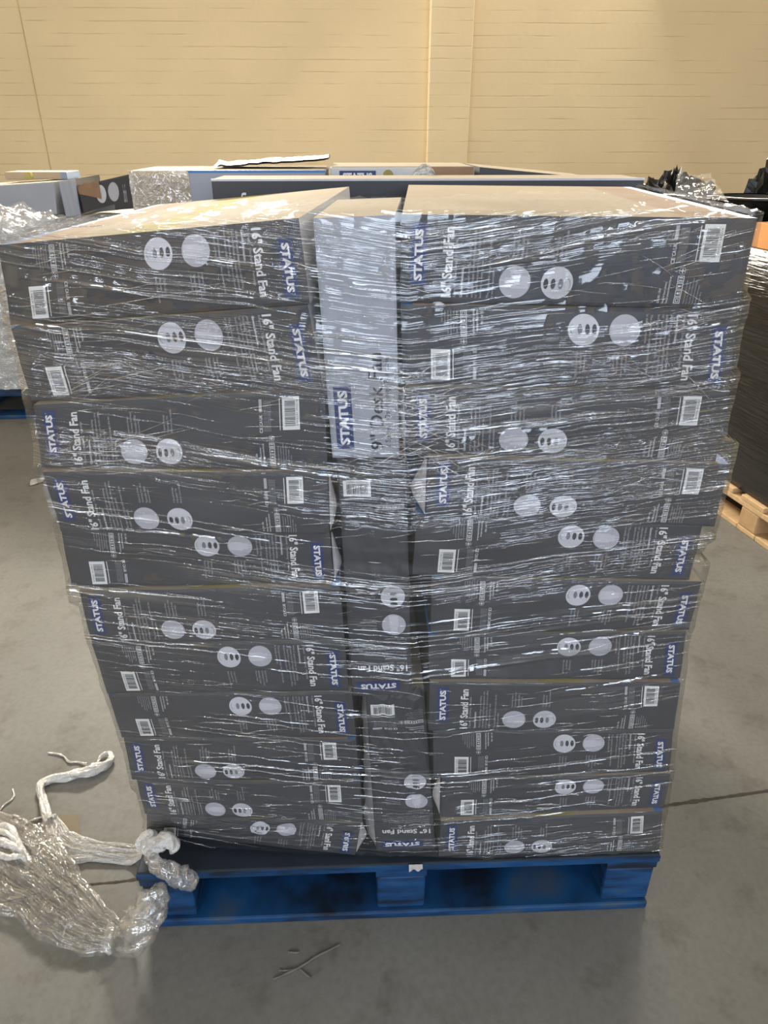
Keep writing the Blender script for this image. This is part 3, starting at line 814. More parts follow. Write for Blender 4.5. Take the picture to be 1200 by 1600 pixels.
plain_box('white_fan_carton', (-.118, .845, DECK), (.20, 1.10, 1.333), 0, (M['white_card'], M['cream']), 'white carton with a blue logo and torn brown corner', group='rear cartons', extra=ex_white)
# a slack carton lid sloping away to the right
r = empty('sloping_carton', (.36, .96, DECK)); tag(r, 'cream topped carton sloping down behind the long dark carton', 'box', 'rear cartons')
x0, x1 = -.15, .125; y0, y1 = -.12, .14; zl, zr = 1.332-DECK, 1.308-DECK
v = [(x0, y0, 0), (x1, y0, 0), (x1, y1, 0), (x0, y1, 0), (x0, y0, zl), (x1, y0, zr), (x1, y1, zr), (x0, y1, zl)]
B = MB().add(v, [(0, 3, 2, 1), (0, 1, 5, 4), (1, 2, 6, 5), (2, 3, 7, 6), (3, 0, 4, 7)], M['card']); B.add([v[4], v[5], v[6], v[7]], [(0, 1, 2, 3)], M['cream']); B.build('carton', r)
# folded sheet of card and film lying on the pale carton
z = 1.326
S, T = np.meshgrid(np.linspace(0, 1, 30), np.linspace(0, 1, 10))
R2 = np.random.default_rng(9); h = smooth2(R2.normal(0, 1, S.shape), 3)*.006
B = MB(); Pn = np.stack([-.385+.262*S, .93+.14*T, z+.0045+.016*S+np.abs(h)+.006*np.sin(np.pi*T)], -1); B.grid(Pn, M['grey_sheet'])
B.grid(Pn-np.array([0, 0, .004]), M['grey_sheet'], True)
tag(B.build('folded_sheet', None, True), 'crumpled whitish sheet lying on the pale carton', 'packing sheet')

# ------------------------------------------------------------------ stretch film round the stack
NX, NZ = 150, 150
zs = np.linspace(.172, 1.318, NZ)
rows = []
def hull_low(x, y):
    pts = sorted(zip(x, y)); h = []
    for p in pts:
        while len(h) > 1 and (h[-1][0]-h[-2][0])*(p[1]-h[-2][1])-(h[-1][1]-h[-2][1])*(p[0]-h[-2][0]) <= 0: h.pop()
        h.append(p)
    return np.array(h)
xl = np.full(NZ, np.nan); xr = np.full(NZ, np.nan); samples = []
allb = {**{k: G[k] for k in G}, **MG}
fr = {k: MAPS[k] for k in allb}
for j, z in enumerate(zs):
    px_, py_ = [], []
    for k, g in allb.items():
        zt = max(g[0][2], g[1][2]); zb = min(g[2][2], g[3][2])
        if zb-.012 <= z <= zt+.012:
            t = np.clip((z-zb)/(zt-zb), 0, 1)
            s = np.linspace(0, 1, 12); p = fr[k](s, np.full(12, t))
            px_ += list(p[:, 0]); py_ += list(p[:, 1])
    if px_:
        px_ = np.array(px_); py_ = np.array(py_)
        xl[j] = px_.min(); xr[j] = px_.max(); samples.append((px_, py_))
    else: samples.append(samples[-1] if samples else None); xl[j] = xl[j-1]; xr[j] = xr[j-1]
def dil(a, k, f):
    p = np.pad(a, k, mode='edge'); return np.array([f(p[i:i+2*k+1]) for i in range(len(a))])
def sm1(a, n):
    for _ in range(n): p = np.pad(a, 1, mode='edge'); a = (p[:-2]+2*p[1:-1]+p[2:])/4
    return a
XL = dil(xl, 1, np.min)-.0028
XR = dil(xr, 1, np.max)+.0028
FX = np.zeros((NZ, NX)); FY = np.zeros((NZ, NX))
for j in range(NZ):
    h = hull_low(*samples[j]); x = np.linspace(XL[j], XR[j], NX)
    FX[j] = x; FY[j] = np.interp(x, h[:, 0], h[:, 1])
low = FY.copy()
for d in (-3, -2, -1, 1, 2, 3): low = np.minimum(low, np.roll(FY, d, 0) if 0 < 1 else FY)
low[:3] = FY[:6].min(0); low[-3:] = FY[-6:].min(0)
FY2 = np.minimum(smooth2(low, 10), low)-.0055
rip = smooth2(rng.normal(0, 1, (NZ, NX)), 2)
FY2 = FY2-np.abs(rip)*.0035
# rounded turn into the sides
nS = 24; cols = []
back = .575
slant = np.where(zs > .97, .095, .0)
for a in np.linspace(0, 1, nS, endpoint=False):
    y = back*(1-a)+(FY2[:, 0]+.006)*a
    cols.append(np.stack([XL-.001*np.sin(3*a), y, zs], -1))
left = np.stack(cols, 1)
cols = []
for a in np.linspace(0, 1, nS+1)[1:]:
    y = back*a+(FY2[:, -1]+.006)*(1-a)
    cols.append(np.stack([XR+.001*np.sin(3*a)+slant*(y-FY2[:, -1]), y, zs], -1))
right = np.stack(cols, 1)
front = np.stack([FX, FY2, np.repeat(zs[:, None], NX, 1)], -1)
sheet = np.concatenate([left, front, right], 1)
# the film's upper edge runs along the tops of the boxes, a little above them
topx = np.concatenate([[g[0][0], g[1][0]] for g in (G['L1'], MG['M1'], G['R1'])]); topz = np.concatenate([[g[0][2], g[1][2]] for g in (G['L1'], MG['M1'], G['R1'])])
def ztop(x):
    h = hull_low(topx, -topz); return -np.interp(x, h[:, 0], h[:, 1])
lim = ztop(sheet[:, :, 0])+.007
zn = (sheet[:, :, 2]-zs[0])/(zs[-1]-zs[0])
sheet[:, :, 2] = np.where(zn > .85, zs[0]+.85*(zs[-1]-zs[0])+(zn-.85)/.15*(lim-zs[0]-.85*(zs[-1]-zs[0])), sheet[:, :, 2])
wrap = empty('stretch_wrap', (0, .3, .172))
tag(wrap, 'clear shiny stretch film wound round the big stack of fan boxes', 'plastic wrap')
WO = np.array([0, .3, .172])
MB().grid(sub(sheet, WO), M['film']).build('wrap_sheet', wrap, True)
# overlap on the tops
top = sheet[-1, nS:nS+NX]
nT = 26; dep = .16+.05*np.sin(np.linspace(0, 9, NX))+.05*sm1(rng.normal(0, 1, NX), 6)+np.linspace(.0, .12, NX)
P = []
for a in np.linspace(0, 1, nT):
    q = top.copy(); q[:, 1] = top[:, 1]+dep*a
    q[:, 2] = ztop(q[:, 0])+.0075*np.ones(NX)
    P.append(q)
P = np.array(P); P[1:, :, 2] += np.abs(smooth2(rng.normal(0, 1, (nT, NX)), 1))[1:]*.003
MB().grid(sub(P, WO), M['film_top']).build('top_overlap', wrap, True)
# raised loose corner at the top right
n = 30; S, T = np.meshgrid(np.linspace(0, 1, n), np.linspace(0, 1, n))
a0 = at(1052, 312, .22); a1 = at(1138, 322, .16); b0 = at(1058, 274, .27); b1 = at(1110, 268, .25)
a0[2] = ztop(a0[0])+.010; a1[2] = ztop(min(a1[0], .42))+.006
Pn = (a0*(1-S[..., None])+a1*S[..., None])*(1-T[..., None])+(b0*(1-S[..., None])+b1*S[..., None])*T[..., None]
h = smooth2(rng.normal(0, 1, (n, n)), 8)*.010
Pn[..., 1] += .02*np.sin(np.pi*S)+h; Pn[..., 2] += .004*np.sin(6*S)*T
MB().grid(sub(Pn, WO), M['film_flap']).build('loose_flap', wrap, True)
# slack bunch over the top left corner
n = 46; S, T = np.meshgrid(np.linspace(0, 1, n), np.linspace(0, 1, n))
h = smooth2(rng.normal(0, 1, (n, n)), 5)
Pn = np.stack([-.635+.150*S+.010*h, .03+.22*T+.02*h, ztop(np.clip(-.635+.150*S, -.5, .4))+.010+.024*np.sin(np.pi*np.clip(1.1-S, 0, 1))*np.sin(np.pi*T)+.022*np.abs(h)-.10*np.clip((.35-S)/.35, 0, 1)**1.6], -1)
MB().grid(sub(Pn, WO), M['film_flap']).build('slack_film', wrap, True)

# highlight streaks modelled as narrow whitish folds of film on the sheet
def glint_crease(B, j, i, L, ang, wdt, sag=0.):
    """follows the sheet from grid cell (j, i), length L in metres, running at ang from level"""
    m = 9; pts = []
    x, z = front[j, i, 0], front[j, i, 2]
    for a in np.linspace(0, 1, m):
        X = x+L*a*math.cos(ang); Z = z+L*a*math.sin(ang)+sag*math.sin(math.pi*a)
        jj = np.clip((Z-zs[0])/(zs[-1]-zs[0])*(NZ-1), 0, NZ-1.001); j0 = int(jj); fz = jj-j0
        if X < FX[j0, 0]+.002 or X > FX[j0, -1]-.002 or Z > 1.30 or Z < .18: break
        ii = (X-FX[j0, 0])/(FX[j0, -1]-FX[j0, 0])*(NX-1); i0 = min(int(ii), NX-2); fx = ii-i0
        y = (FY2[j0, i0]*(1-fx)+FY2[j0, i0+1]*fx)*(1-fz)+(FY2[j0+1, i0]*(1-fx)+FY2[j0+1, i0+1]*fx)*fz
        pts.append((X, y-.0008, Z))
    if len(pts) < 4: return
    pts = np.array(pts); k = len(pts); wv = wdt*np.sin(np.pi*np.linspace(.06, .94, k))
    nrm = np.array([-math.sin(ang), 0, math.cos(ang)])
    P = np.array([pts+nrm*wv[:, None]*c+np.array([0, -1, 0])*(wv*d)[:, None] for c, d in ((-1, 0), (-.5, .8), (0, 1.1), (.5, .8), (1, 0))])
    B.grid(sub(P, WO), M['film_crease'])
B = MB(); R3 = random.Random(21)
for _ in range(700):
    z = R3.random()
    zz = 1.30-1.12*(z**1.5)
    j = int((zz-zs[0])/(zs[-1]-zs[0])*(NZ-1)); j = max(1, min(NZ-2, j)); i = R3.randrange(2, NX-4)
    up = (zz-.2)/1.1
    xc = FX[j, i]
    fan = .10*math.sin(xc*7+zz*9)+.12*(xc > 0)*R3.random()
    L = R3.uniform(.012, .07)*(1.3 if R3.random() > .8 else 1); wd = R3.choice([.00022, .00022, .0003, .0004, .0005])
    glint_crease(B, j, i, L, fan*(.4+.9*up)+R3.gauss(0, .05+.06*up), wd, R3.gauss(0, .0015))
# more modelled highlight folds, drawn towards the corners that stick out
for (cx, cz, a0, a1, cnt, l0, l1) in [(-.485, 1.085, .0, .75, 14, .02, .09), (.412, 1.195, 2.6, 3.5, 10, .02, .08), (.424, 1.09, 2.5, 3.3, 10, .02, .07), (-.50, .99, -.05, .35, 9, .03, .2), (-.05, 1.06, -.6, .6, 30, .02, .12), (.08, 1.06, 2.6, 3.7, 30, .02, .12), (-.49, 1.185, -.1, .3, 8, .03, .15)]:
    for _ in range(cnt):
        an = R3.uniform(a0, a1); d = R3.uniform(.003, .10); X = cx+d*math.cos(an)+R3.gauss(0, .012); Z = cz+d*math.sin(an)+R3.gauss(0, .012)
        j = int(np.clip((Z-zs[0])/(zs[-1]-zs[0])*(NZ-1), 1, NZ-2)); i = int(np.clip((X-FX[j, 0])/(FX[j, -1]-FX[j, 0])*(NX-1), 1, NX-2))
        glint_crease(B, j, i, R3.uniform(l0, l1), an+R3.gauss(0, .12), R3.choice([.0003, .0004, .0006]), R3.gauss(0, .002))
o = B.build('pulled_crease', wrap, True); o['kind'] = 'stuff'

# ------------------------------------------------------------------ film left on the floor
def along(a, n0, n1):
    for _ in range(n0):
        p = np.pad(a, ((1, 1), (0, 0)), mode='edge'); a = (p[:-2]+2*p[1:-1]+p[2:])/4
    for _ in range(n1):
        p = np.pad(a, ((0, 0), (1, 1)), mode='edge'); a = (p[:, :-2]+2*p[:, 1:-1]+p[:, 2:])/4
    return a/(a.std()+1e-9)
def ribbon(B, path, width, n, folds, amp, m, seed, cols=28, lift=.0, under=True):
    """crumpled band: path points, half widths, ridges running along it"""
    r = np.random.default_rng(seed)
    c = spline(np.column_stack([path, width]), n); p = c[:, :3]; wd = np.maximum(c[:, 3], .0008)
    T, N, Bn = frames(p)
    u = np.linspace(-1, 1, cols)
    ph = r.uniform(0, 6.28, 5); drift = along(np.cumsum(r.normal(0, 1., (n, 1)), 0), 60, 0)*.8
    nz = along(r.normal(0, 1, (n, cols)), 40, 2)*.55
    fine = along(r.normal(0, 1, (n, cols)), 2, 1)
    H = amp[0]*(np.sin(folds*u[None]*3.14+ph[0]+drift)*.5+.5)+amp[1]*np.abs(np.sin(folds*2.3*u[None]*3.14+ph[1]-1.7*drift))+amp[2]*nz+.0005*fine
    sc_ = np.minimum(1, wd/max(width)+.25)[:, None]
    dome = np.sqrt(np.clip(1-u**2, 0, 1))[None]
    H = np.maximum(H*sc_*(.25+.75*dome), 0)+.0015+lift+dome*wd[:, None]*.28
    uu = u[None]*(1+.05*along(r.normal(0, 1, (n, 1)), 90, 0))
    P = p[:, None]+N[:, None]*(uu*wd[:, None])[..., None]+np.array([0, 0, 1.])*H[..., None]
    B.grid(P, m)
    return P
def tube(B, path, radius, n, m, seed, k=10, rough=.22):
    k = 32 if k > 9 else 12; n = int(n*1.5)
    r = np.random.default_rng(seed)
    c = spline(np.column_stack([path, radius]), n); p = c[:, :3]; rd = np.maximum(c[:, 3], .0006)
    T, N, Bn = frames(p); a = np.linspace(0, 2*np.pi, k+1)
    nz = along(r.normal(0, 1, (n, k+1)), 30, 1)*rough*.6; nz[:, -1] = nz[:, 0]
    tw = np.linspace(0, 9, n)[:, None]
    q_ = along(r.normal(0, 1, (n, 1)), 90, 0)*.6
    rr = rd[:, None]*(1+nz+.16*np.sin(3*(a[None]+tw)+q_)+.11*np.abs(np.sin(5*(a[None]+.8*tw)-q_))+.05*np.sin(11*(a[None]+1.1*tw)))
    P = p[:, None]+N[:, None]*(np.cos(a)[None]*rr)[..., None]+Bn[:, None]*(np.sin(a)[None]*rr)[..., None]
    B.grid(P, m, True)
def fl(px, py, z=0.): return atz(px, py, z)
# the long twisted tail, from its loop on the floor to the pallet corner
root = empty('film_tail', fl(120, 1330)); tag(root, 'white twisted tail of plastic film running from the floor to the pallet corner', 'plastic film', 'waste film on the floor')
RO = np.array(root.location)
def loc(pts): return [np.asarray(p)-RO for p in pts]
B = MB(); tube(B, loc([fl(152, 1193, .006), fl(158, 1181, .008), fl(168, 1176, .009), fl(174, 1183, .009), fl(168, 1193, .009), fl(150, 1202, .012), fl(125, 1208, .012), fl(95, 1214, .010), fl(72, 1221, .009), fl(63, 1231, .009), fl(67, 1250, .010), fl(72, 1268, .011), fl(78, 1283, .012)]),
     [.002, .003, .004, .006, .009, .012, .011, .009, .008, .008, .008, .009, .010], 120, M['film_rope'], 3, 12); B.build('twisted_rope', root, True)
B = MB(); tube(B, loc([fl(75, 1176, .003), fl(90, 1178, .003), fl(100, 1182, .003), (fl(108, 1190, .003)), fl(122, 1191, .003), fl(136, 1194, .006)]), [.0012, .002, .002, .0025, .002, .003], 50, M['film_rope'], 4, 8); B.build('thin_strand', root, True)
B = MB(); tube(B, loc([fl(36, 1292, .002), fl(42, 1285, .003), fl(55, 1280, .004), fl(70, 1276, .008), fl(88, 1275, .008)]), [.001, .0015, .002, .003, .004], 40, M['film_rope'], 5, 8); B.build('thin_strand', root, True)
B = MB(); ribbon(B, loc([fl(80, 1280), fl(88, 1300), fl(98, 1317), fl(120, 1329), fl(150, 1332), fl(180, 1334), fl(212, 1338), fl(232, 1330, .03)]), [.014, .022, .030, .030, .026, .024, .022, .014], 160, 4, (.004, .005, .002), M['film_rope'], 6, 60); B.build('flattened_band', root, True)
# knot on the pallet corner and its two ends
K = [at(232, 1336, .03), at(226, 1316, .055), at(240, 1308, .05), at(258, 1312, .03), at(268, 1318, .02)]
B = MB(); tube(B, loc([at(226, 1330, .025), at(217, 1318, .03), at(226, 1307, .035), at(238, 1304, .035), at(232, 1326, .02), at(246, 1318, .02), at(262, 1312, .02), at(272, 1322, .012), at(268, 1332, .01)]), [.006, .007, .007, .009, .012, .014, .013, .010, .004], 110, M['film_rope'], 9, 12, .16); B.build('knot', root, True)
B = MB(); tube(B, loc([at(232, 1332, .012), at(238, 1344, -.004), at(255, 1357, -.015), at(278, 1368, -.020), at(296, 1372, -.022), at(305, 1366, -.020)]), [.008, .011, .014, .018, .017, .006], 80, M['film_bunch'], 10, 14, .14); B.build('hanging_end', root, True)
# the big crumpled heap at the left
root = empty('film_heap', fl(110, 1420)); tag(root, 'crumpled heap of clear film on the floor bending up against the pallet', 'plastic film', 'waste film on the floor')
RO = np.array(root.location)
B = MB(); ribbon(B, loc([fl(-60, 1330), fl(-10, 1350), fl(30, 1375), fl(75, 1405), fl(115, 1435), fl(150, 1458), fl(185, 1470)]), [.075, .080, .078, .068, .058, .045, .030], 220, 5, (.013, .010, .006), M['film_bunch'], 11, 90); B.build('heap_sheet', root, True)
B = MB(); ribbon(B, loc([fl(-40, 1300), fl(10, 1315), fl(45, 1335), fl(85, 1365), fl(120, 1400)]), [.05, .055, .055, .045, .02], 160, 5, (.012, .009, .006), M['film_bunch'], 12, 70, .012); B.build('upper_layer', root, True)
B = MB(); tube(B, loc([fl(165, 1468, .02), fl(190, 1468, .024), at(212, 1455, -.075), at(228, 1432, -.06), at(238, 1410, -.048), at(248, 1392, -.035), at(243, 1385, -.022)]), [.018, .024, .030, .030, .026, .015, .004], 90, M['film_bunch'], 13, 22, .14); B.build('upturned_end', root, True)
B = MB(); ribbon(B, loc([fl(70, 1287), fl(72, 1308), fl(80, 1332)]), [.012, .042, .02], 50, 4, (.006, .004, .006), M['film_bunch'], 8); B.build('loose_web', root, True)
B = MB()
for q in range(7):
    o1 = np.array([R3.gauss(0, .008), R3.gauss(0, .008), 0]); r0 = R3.uniform(-8, 8)
    tube(B, loc([fl(-20, 1312+r0*2, .035)+o1, fl(10, 1318+r0*2.4, .05)+o1, fl(32, 1330+r0, .045), fl(48, 1346+r0*.6, .03)]), [.004, .006, .005, .002], 40, M['film_rope'], 30+q, 8)
B.build('twisted_core', root, True)
# separate snippets
for nm, pts, rd, lab in (('film_snippet', [(0, 1266), (8, 1257), (18, 1250), (22, 1243), (20, 1233)], [.0015, .002, .0025, .002, .001], 'thin curved film snippet on the floor at the edge, left of the twisted tail'),
                     ('film_snippet', [(18, 1277), (22, 1274), (28, 1276), (34, 1279)], [.001, .0018, .0018, .001], 'tiny film snippet on the floor above the crumpled heap'),
                     ('film_snippet', [(98, 1464), (101, 1456), (103, 1450), (106, 1444)], [.001, .002, .002, .0015], 'tiny white film snippet beside the lower edge of the heap')):
    B = MB(); tube(B, [fl(a[0], a[1], .002) for a in pts], rd, 30, M['film_rope'], 40, 8); tag(B.build(nm, None, True), lab, 'plastic film', 'waste film on the floor')
# grey scrap on the floor at the left
p0 = fl(62, 752); S, T = np.meshgrid(np.linspace(-1, 1, 14), np.linspace(-1, 1, 8))
B = MB().grid(np.stack([p0[0]+.028*S*(1-.3*T*T), p0[1]+.035*T+.02*S, .004+.014*np.abs(np.sin(3*S+1))*np.clip(1.1-np.abs(T), 0, 1)], -1), M['torn'])
tag(B.build('paper_scrap', None, True), 'crumpled pale scrap on the floor left of the stack', 'scrap')
# torn pale scrap stuck on the pallet edge
p0 = at(650, 1340, -.006)
S, T = np.meshgrid(np.linspace(-1, 1, 18), np.linspace(-1, 1, 6)); h = smooth2(rng.normal(0, 1, S.shape), 1)*.002
B = MB().grid(np.stack([p0[0]+.013*S, -.004-.0035*(1-T)-np.abs(h)*.6, DECK+.003-.0055*(1-T)*(.7+.3*np.sin(5*S))+np.abs(h)*.4], -1), M['torn'])
tag(B.build('card_scrap', None, True), 'small torn pale card scrap on the pallet front edge', 'scrap')
# little grey sticks on the floor in front
for pts, lab in (([(427, 1530), (447, 1521), (470, 1510), (495, 1494), (531, 1476)], 'long thin grey stick lying on the floor before the pallet'),
            ([(436, 1516), (452, 1516), (466, 1512)], 'short grey stick lying against the long stick'),
            ([(469, 1514), (478, 1522), (486, 1528)], 'short pale stick lying below the long stick'),
            ([(450, 1487), (467, 1488)], 'tiny grey stick lying nearest the pallet')):
    if len(pts) == 2: pts = [pts[0], ((pts[0][0]+pts[1][0])/2, pts[0][1]+1), pts[1]]
    B = MB(); tube(B, [fl(a[0], a[1], .0022) for a in pts], [.0016]+[.002]*(len(pts)-2)+[.0014], 30, M['sticks'] if 'sticks' in M else M.setdefault('sticks', mat('grey_stick', (.16, .15, .14), .6, .2, 40)), 50, 8, .1)
    tag(B.build('stick', None, True), lab, 'stick', 'sticks on the floor')
# expansion joint across the floor, on both sides of the pallet
def strip(pts, wd, z=.0012):
    p = np.array(pts); T, N, Bn = frames(p); wv = np.asarray(wd)[:, None]
    B = MB(); B.grid(np.array([p-N*wv, p+N*wv])+np.array([0, 0, z]), M['joint'], True); return B
jl = spline(np.array([fl(-40, 1418), fl(30, 1405), fl(90, 1388), fl(150, 1381), fl(185, 1378), fl(225, 1372)]), 60)
jr = spline(np.array([fl(1020, 1262), fl(1060, 1256), fl(1110, 1249), fl(1150, 1243), fl(1240, 1230)]), 60)
nzj = np.abs(sm1(rng.normal(0, 1, 60), 2))
struct(strip(jl, .0012+.005*nzj*(np.linspace(0, 1, 60)**2)).build('trim_3'), 'cracked expansion joint in the floor left of the pallet', 'floor joint')
struct(strip(jr, .0025+.003*nzj).build('trim_4'), 'cracked expansion joint in the floor right of the pallet', 'floor joint')
q = [fl(88, 1274), fl(124, 1272), fl(125, 1316), fl(100, 1316)]
B = MB().add([p+np.array([0, 0, .0008]) for p in q], [(3, 2, 1, 0)], M['scuff']); struct(B.build('trim_5'), 'square brown stain on the floor', 'floor stain')

# ------------------------------------------------------------------ the film-wrapped pallet at the back left
pallet('wooden_pallet', (-1.62, 2.93, 0), .0, 1.3, 1.0, .15, M['blue'], M['blue'], 'blue pallet at the back left under film wrapped cartons')
def tilt_box(name, pts, depth, mats, label, group, top=None, bulge=.002, printer=None, extra=None):
    g = np.array(pts); org = np.array([g[:, 0].mean(), g[:, 1].mean(), g[:, 2].min()])
    r = empty(name, org); tag(r, label, 'box', group)
    ob, mp = carton('carton', g, depth, 77+len(label), r, org, mats[0], mats[1], mats[2], top, bulge=bulge, printer=(lambda B, mp: printer(B, mp, org)) if printer else None, ddir=(0, 1, 0))
    if extra: extra(r, mp, org)
    return r
GL = 'cartons on the back left pallet'
Y = 3.0
def quad(p, ys): return [at(u[0], u[1], y) for u, y in zip(p, ys)]
ZB = .15
plain_box('tall_carton', (-2.262, 2.99, ZB), (-1.555, 3.45, 1.045), 0, (M['white_card'], M['cream']), 'pale carton under film at the bottom of the back left pallet', group=GL)
plain_box('tall_carton', (-1.545, 2.99, ZB), (-1.135, 3.45, 1.03), 0, (M['card_pale'], M['cream']), 'grey carton under film below the torn dark box', group=GL)
g1 = quad([(-70, 294), (84, 284), (90, 341), (-64, 350)], (2.99, 2.99, 2.99, 2.99)); 
for q_ in (2, 3): g1[q_][2] = 1.047
tilt_box('pale_fan_box', g1, .4, (M['card_pale'], M['card_pale'], M['cream']), 'pale grey box with cream lid on top of the back left pallet', GL)
g2 = quad([(91, 283), (117, 279), (127, 340), (104, 345)], (3.0, 3.0, 3.0, 3.0))
for q_ in (2, 3): g2[q_][2] = 1.032
tilt_box('white_end_box', g2, .38, (M['card_pale'], M['card'], M['cream']), 'narrow pale box end between the grey box and torn dark box', GL)
g3 = quad([(121, 291), (203, 272), (208, 318), (131, 334)], (2.985, 2.90, 2.90, 2.985))
for q_ in (2, 3): g3[q_][2] = 1.05+.03*(q_ == 2)
def pr3(B, mp, org):
    P = Printer(mp, 'V', org)
    for c in (.42, .66):
        P.ell(B, c, .42, .10, .30, M['photo_pale'] if c < .5 else M['photo_mid'], .001, 24)
    P.text(B, 'Stand Fan', .84, .90, .25, .8, M['ink_dim'], .01, .001)
def ex3(r, mp, org):
    S, T = np.meshgrid(np.linspace(0, 1, 16), np.linspace(0, 1, 8)); h = smooth2(np.random.default_rng(2).normal(0, 1, S.shape), 1)
    p = mp(.0+.42*S, .72+.30*T+.05*h*T-.30*S*(1-T), .004)
    B = MB().grid(sub(p, org), M['kraft'])
    B.build('torn_corner', r, True)['label'] = 'torn brown corner'
tilt_box('torn_fan_box', g3, .30, (M['card'], M['card'], M['cream']), 'torn dark box with two round pictures on the back left pallet', GL, printer=pr3, extra=ex3)
for x0, x1, d0, m1, lab in ((-1.83, -1.70, 0, M['yellow'], 'small yellow topped carton lying on the pale grey box'), (-1.69, -1.52, 0, M['pale_blue'], 'small cream carton with a blue end lying on the pale grey box')):
    def exs(r, dx, dy, dz, m1=m1): MB().box((dx-.03, -dy-.001, 0.001), (dx+.001, dy, dz-.002), m1).build('coloured_end', r)
    zz = max(g1[0][2], g1[1][2])+.001
    plain_box('small_carton', (x0, 3.17, zz), (x1, 3.36, zz+.035), 0, (M['cream'], M['cream']), lab, group=GL, extra=exs)
# cream cartons in film beyond, between that pallet and the wall
plain_box('cream_carton', (-1.125, 2.87, ZB), (-.45, 3.42, 1.245), 0, (M['cream'], M['cream']), 'cream carton wrapped in streaky film behind the big stack', group=GL)
B = MB(); n = 60
wl = empty('stretch_wrap', (-1.3, 2.95, .15)); tag(wl, 'slack clear film round the cartons on the back left pallet', 'plastic wrap')
S, T = np.meshgrid(np.linspace(0, 1, 90), np.linspace(0, 1, 60)); h = smooth2(rng.normal(0, 1, S.shape), 2)
Pn = np.stack([-2.3+1.15*S, 2.955-.03*np.abs(h)-.02*np.sin(7*S), .17+(.86+.02*np.sin(9*S))*T], -1)
MB().grid(sub(Pn, wl.location), M['film_loose']).build('slack_sheet', wl, True)
Pn = np.stack([-1.122+.68*S, 2.858-.012*np.abs(h), .20+1.05*T], -1)
MB().grid(sub(Pn, wl.location), M['film_loose']).build('tight_sheet', wl, True)

# ------------------------------------------------------------------ the black-wrapped pallet at the right
RZ = math.radians(11)
rp = pallet('wooden_pallet', (2.056, 1.006, 0), RZ, 1.0, 1.2, .145, M['pine'], M['pine_block'], 'bare pine pallet under the black wrapped load at the right')
ca, sa = math.cos(RZ), math.sin(RZ)
def rw(x, y, z): return np.array([2.056+x*ca-y*sa, 1.006+x*sa+y*ca, z])
r = empty('black_wrapped_load', (2.056, 1.006, .146), RZ); tag(r, 'tall load wrapped in shiny black film on the pine pallet', 'wrapped load')
n = 90; zz = np.linspace(0, .875, 46); a = np.linspace(0, 2*np.pi, n+1)
hx, hy = .485, .585
def rrect(a, e=.16): c, s_ = np.cos(a), np.sin(a); return np.sign(c)*np.abs(c)**e*hx, np.sign(s_)*np.abs(s_)**e*hy
X, Yq = rrect(a); h = smooth2(rng.normal(0, 1, (46, n+1)), 2); h[:, -1] = h[:, 0]
sw = 1+.010*h+.012*np.sin(zz*11)[:, None]-.05*np.clip((zz-.75)/.125, 0, 1)[:, None]**2
Pn = np.stack([X[None]*sw, .6+Yq[None]*sw, np.repeat(zz[:, None], n+1, 1)], -1)
B = MB().grid(Pn, M['black_film'], False); k = Pn[-1][:-1]; B.add(k, [tuple(range(len(k)))], M['black_film']); B.build('wrapped_body', r, True)
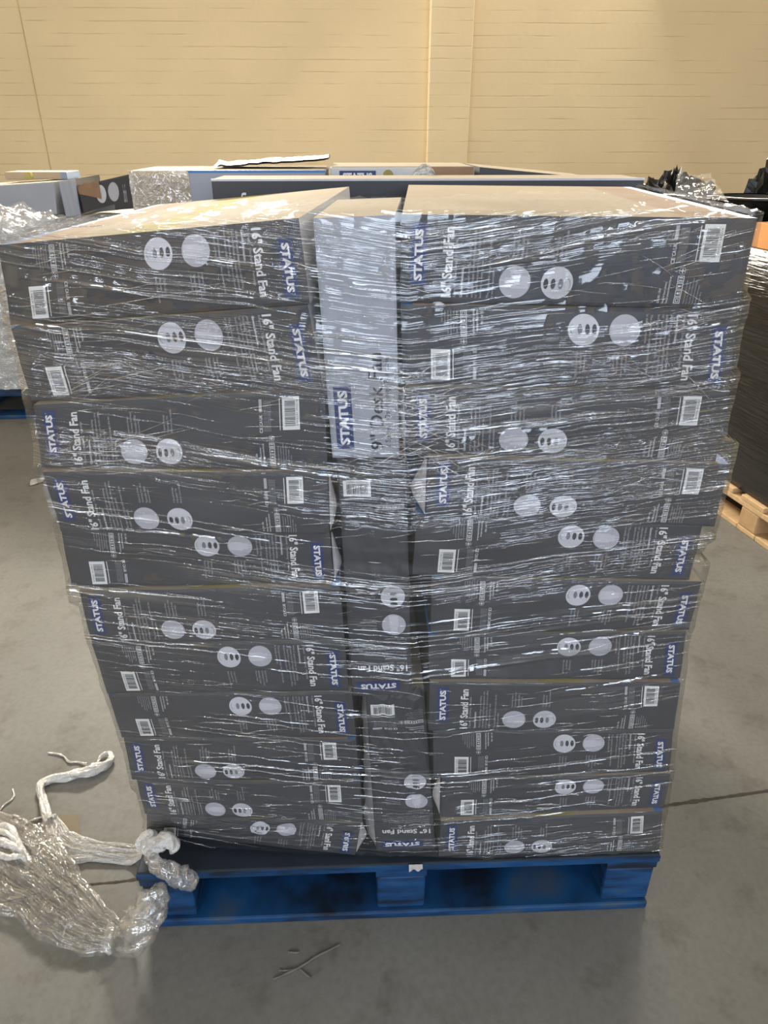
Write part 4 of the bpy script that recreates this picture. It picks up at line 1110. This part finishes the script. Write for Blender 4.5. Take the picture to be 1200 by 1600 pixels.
# open brown carton on top of it
ZT = .146+.875
r = empty('open_carton', rw(-.24, .86, ZT+.001), RZ); tag(r, 'open orange brown carton on top of the black wrapped load', 'box')
B = MB()
for lo, hi in (((-.2, -.14, 0), (.2, -.134, .075)), ((-.2, .134, 0), (.2, .14, .085)), ((-.2, -.134, 0), (-.194, .134, .085)), ((.194, -.134, 0), (.2, .134, .085)), ((-.194, -.134, 0), (.194, .134, .004))): B.box(lo, hi, M['orange_kraft'])
B.build('carton', r)
B = MB(); B.add([(-.2, -.14, .075), (.2, -.14, .075), (.19, -.22, .045), (-.19, -.22, .045)], [(3, 2, 1, 0)], M['orange_kraft']); B.add([(-.2, -.138, .073), (.2, -.138, .073), (.19, -.218, .043), (-.19, -.218, .043)], [(0, 1, 2, 3)], M['orange_kraft']); B.build('flap', r)
# black plastic pots and sacks beyond
def lathe(B, prof, c, m, k=40):
    a = np.linspace(0, 2*np.pi, k+1)
    P = np.array([[(c[0]+r_*math.cos(t), c[1]+r_*math.sin(t), c[2]+z_) for t in a] for r_, z_ in prof]); B.grid(P, m)
tb = plain_box('black_crate', (1.25, 2.42, 0), (2.7, 3.2, .93), 0, (M['black_film'], M['black_sack']), 'stack draped in black film beyond the pine pallet', 'wrapped load')
r = empty('plastic_pot', (1.79, 2.62, .931)); tag(r, 'round black plastic tub standing behind the black wrapped load', 'tub')
B = MB(); lathe(B, [(.001, 0), (.10, 0), (.155, .15), (.175, .20), (.176, .212), (.168, .212), (.15, .15), (.095, .01), (.001, .01)], (0, 0, 0), M['black_plastic']); B.build('bowl', r, True)
B = MB(); lathe(B, [(.172, .200), (.185, .203), (.187, .213), (.172, .216)], (0, 0, 0), M['black_plastic']); B.build('rim', r, True)
def sack(c, sz, seed, label):
    n, m_ = 48, 22; R4 = np.random.default_rng(seed)
    th = np.linspace(0, 2*np.pi, n+1); ph = np.linspace(0, np.pi/2, m_)
    h = smooth2(R4.normal(0, 1, (m_, n+1)), 1); h[:, -1] = h[:, 0]
    rr = 1+.22*h
    P = np.stack([sz[0]*np.cos(ph)[:, None]*np.cos(th)[None]*rr, sz[1]*np.cos(ph)[:, None]*np.sin(th)[None]*rr, sz[2]*np.sin(ph)[:, None]*rr], -1)
    P[0, :, 2] = 0
    o = MB().grid(P, M['black_sack']).build('plastic_sack', None, False); o.location = c
    tag(o, label, 'sack', 'black sacks by the right wall')
sack((1.52, 2.93, .931), (.26, .2, .27), 3, 'rumpled black plastic heap left of the tub')
sack((2.16, 2.95, .931), (.26, .2, .36), 4, 'rumpled black plastic heap right of the tub')
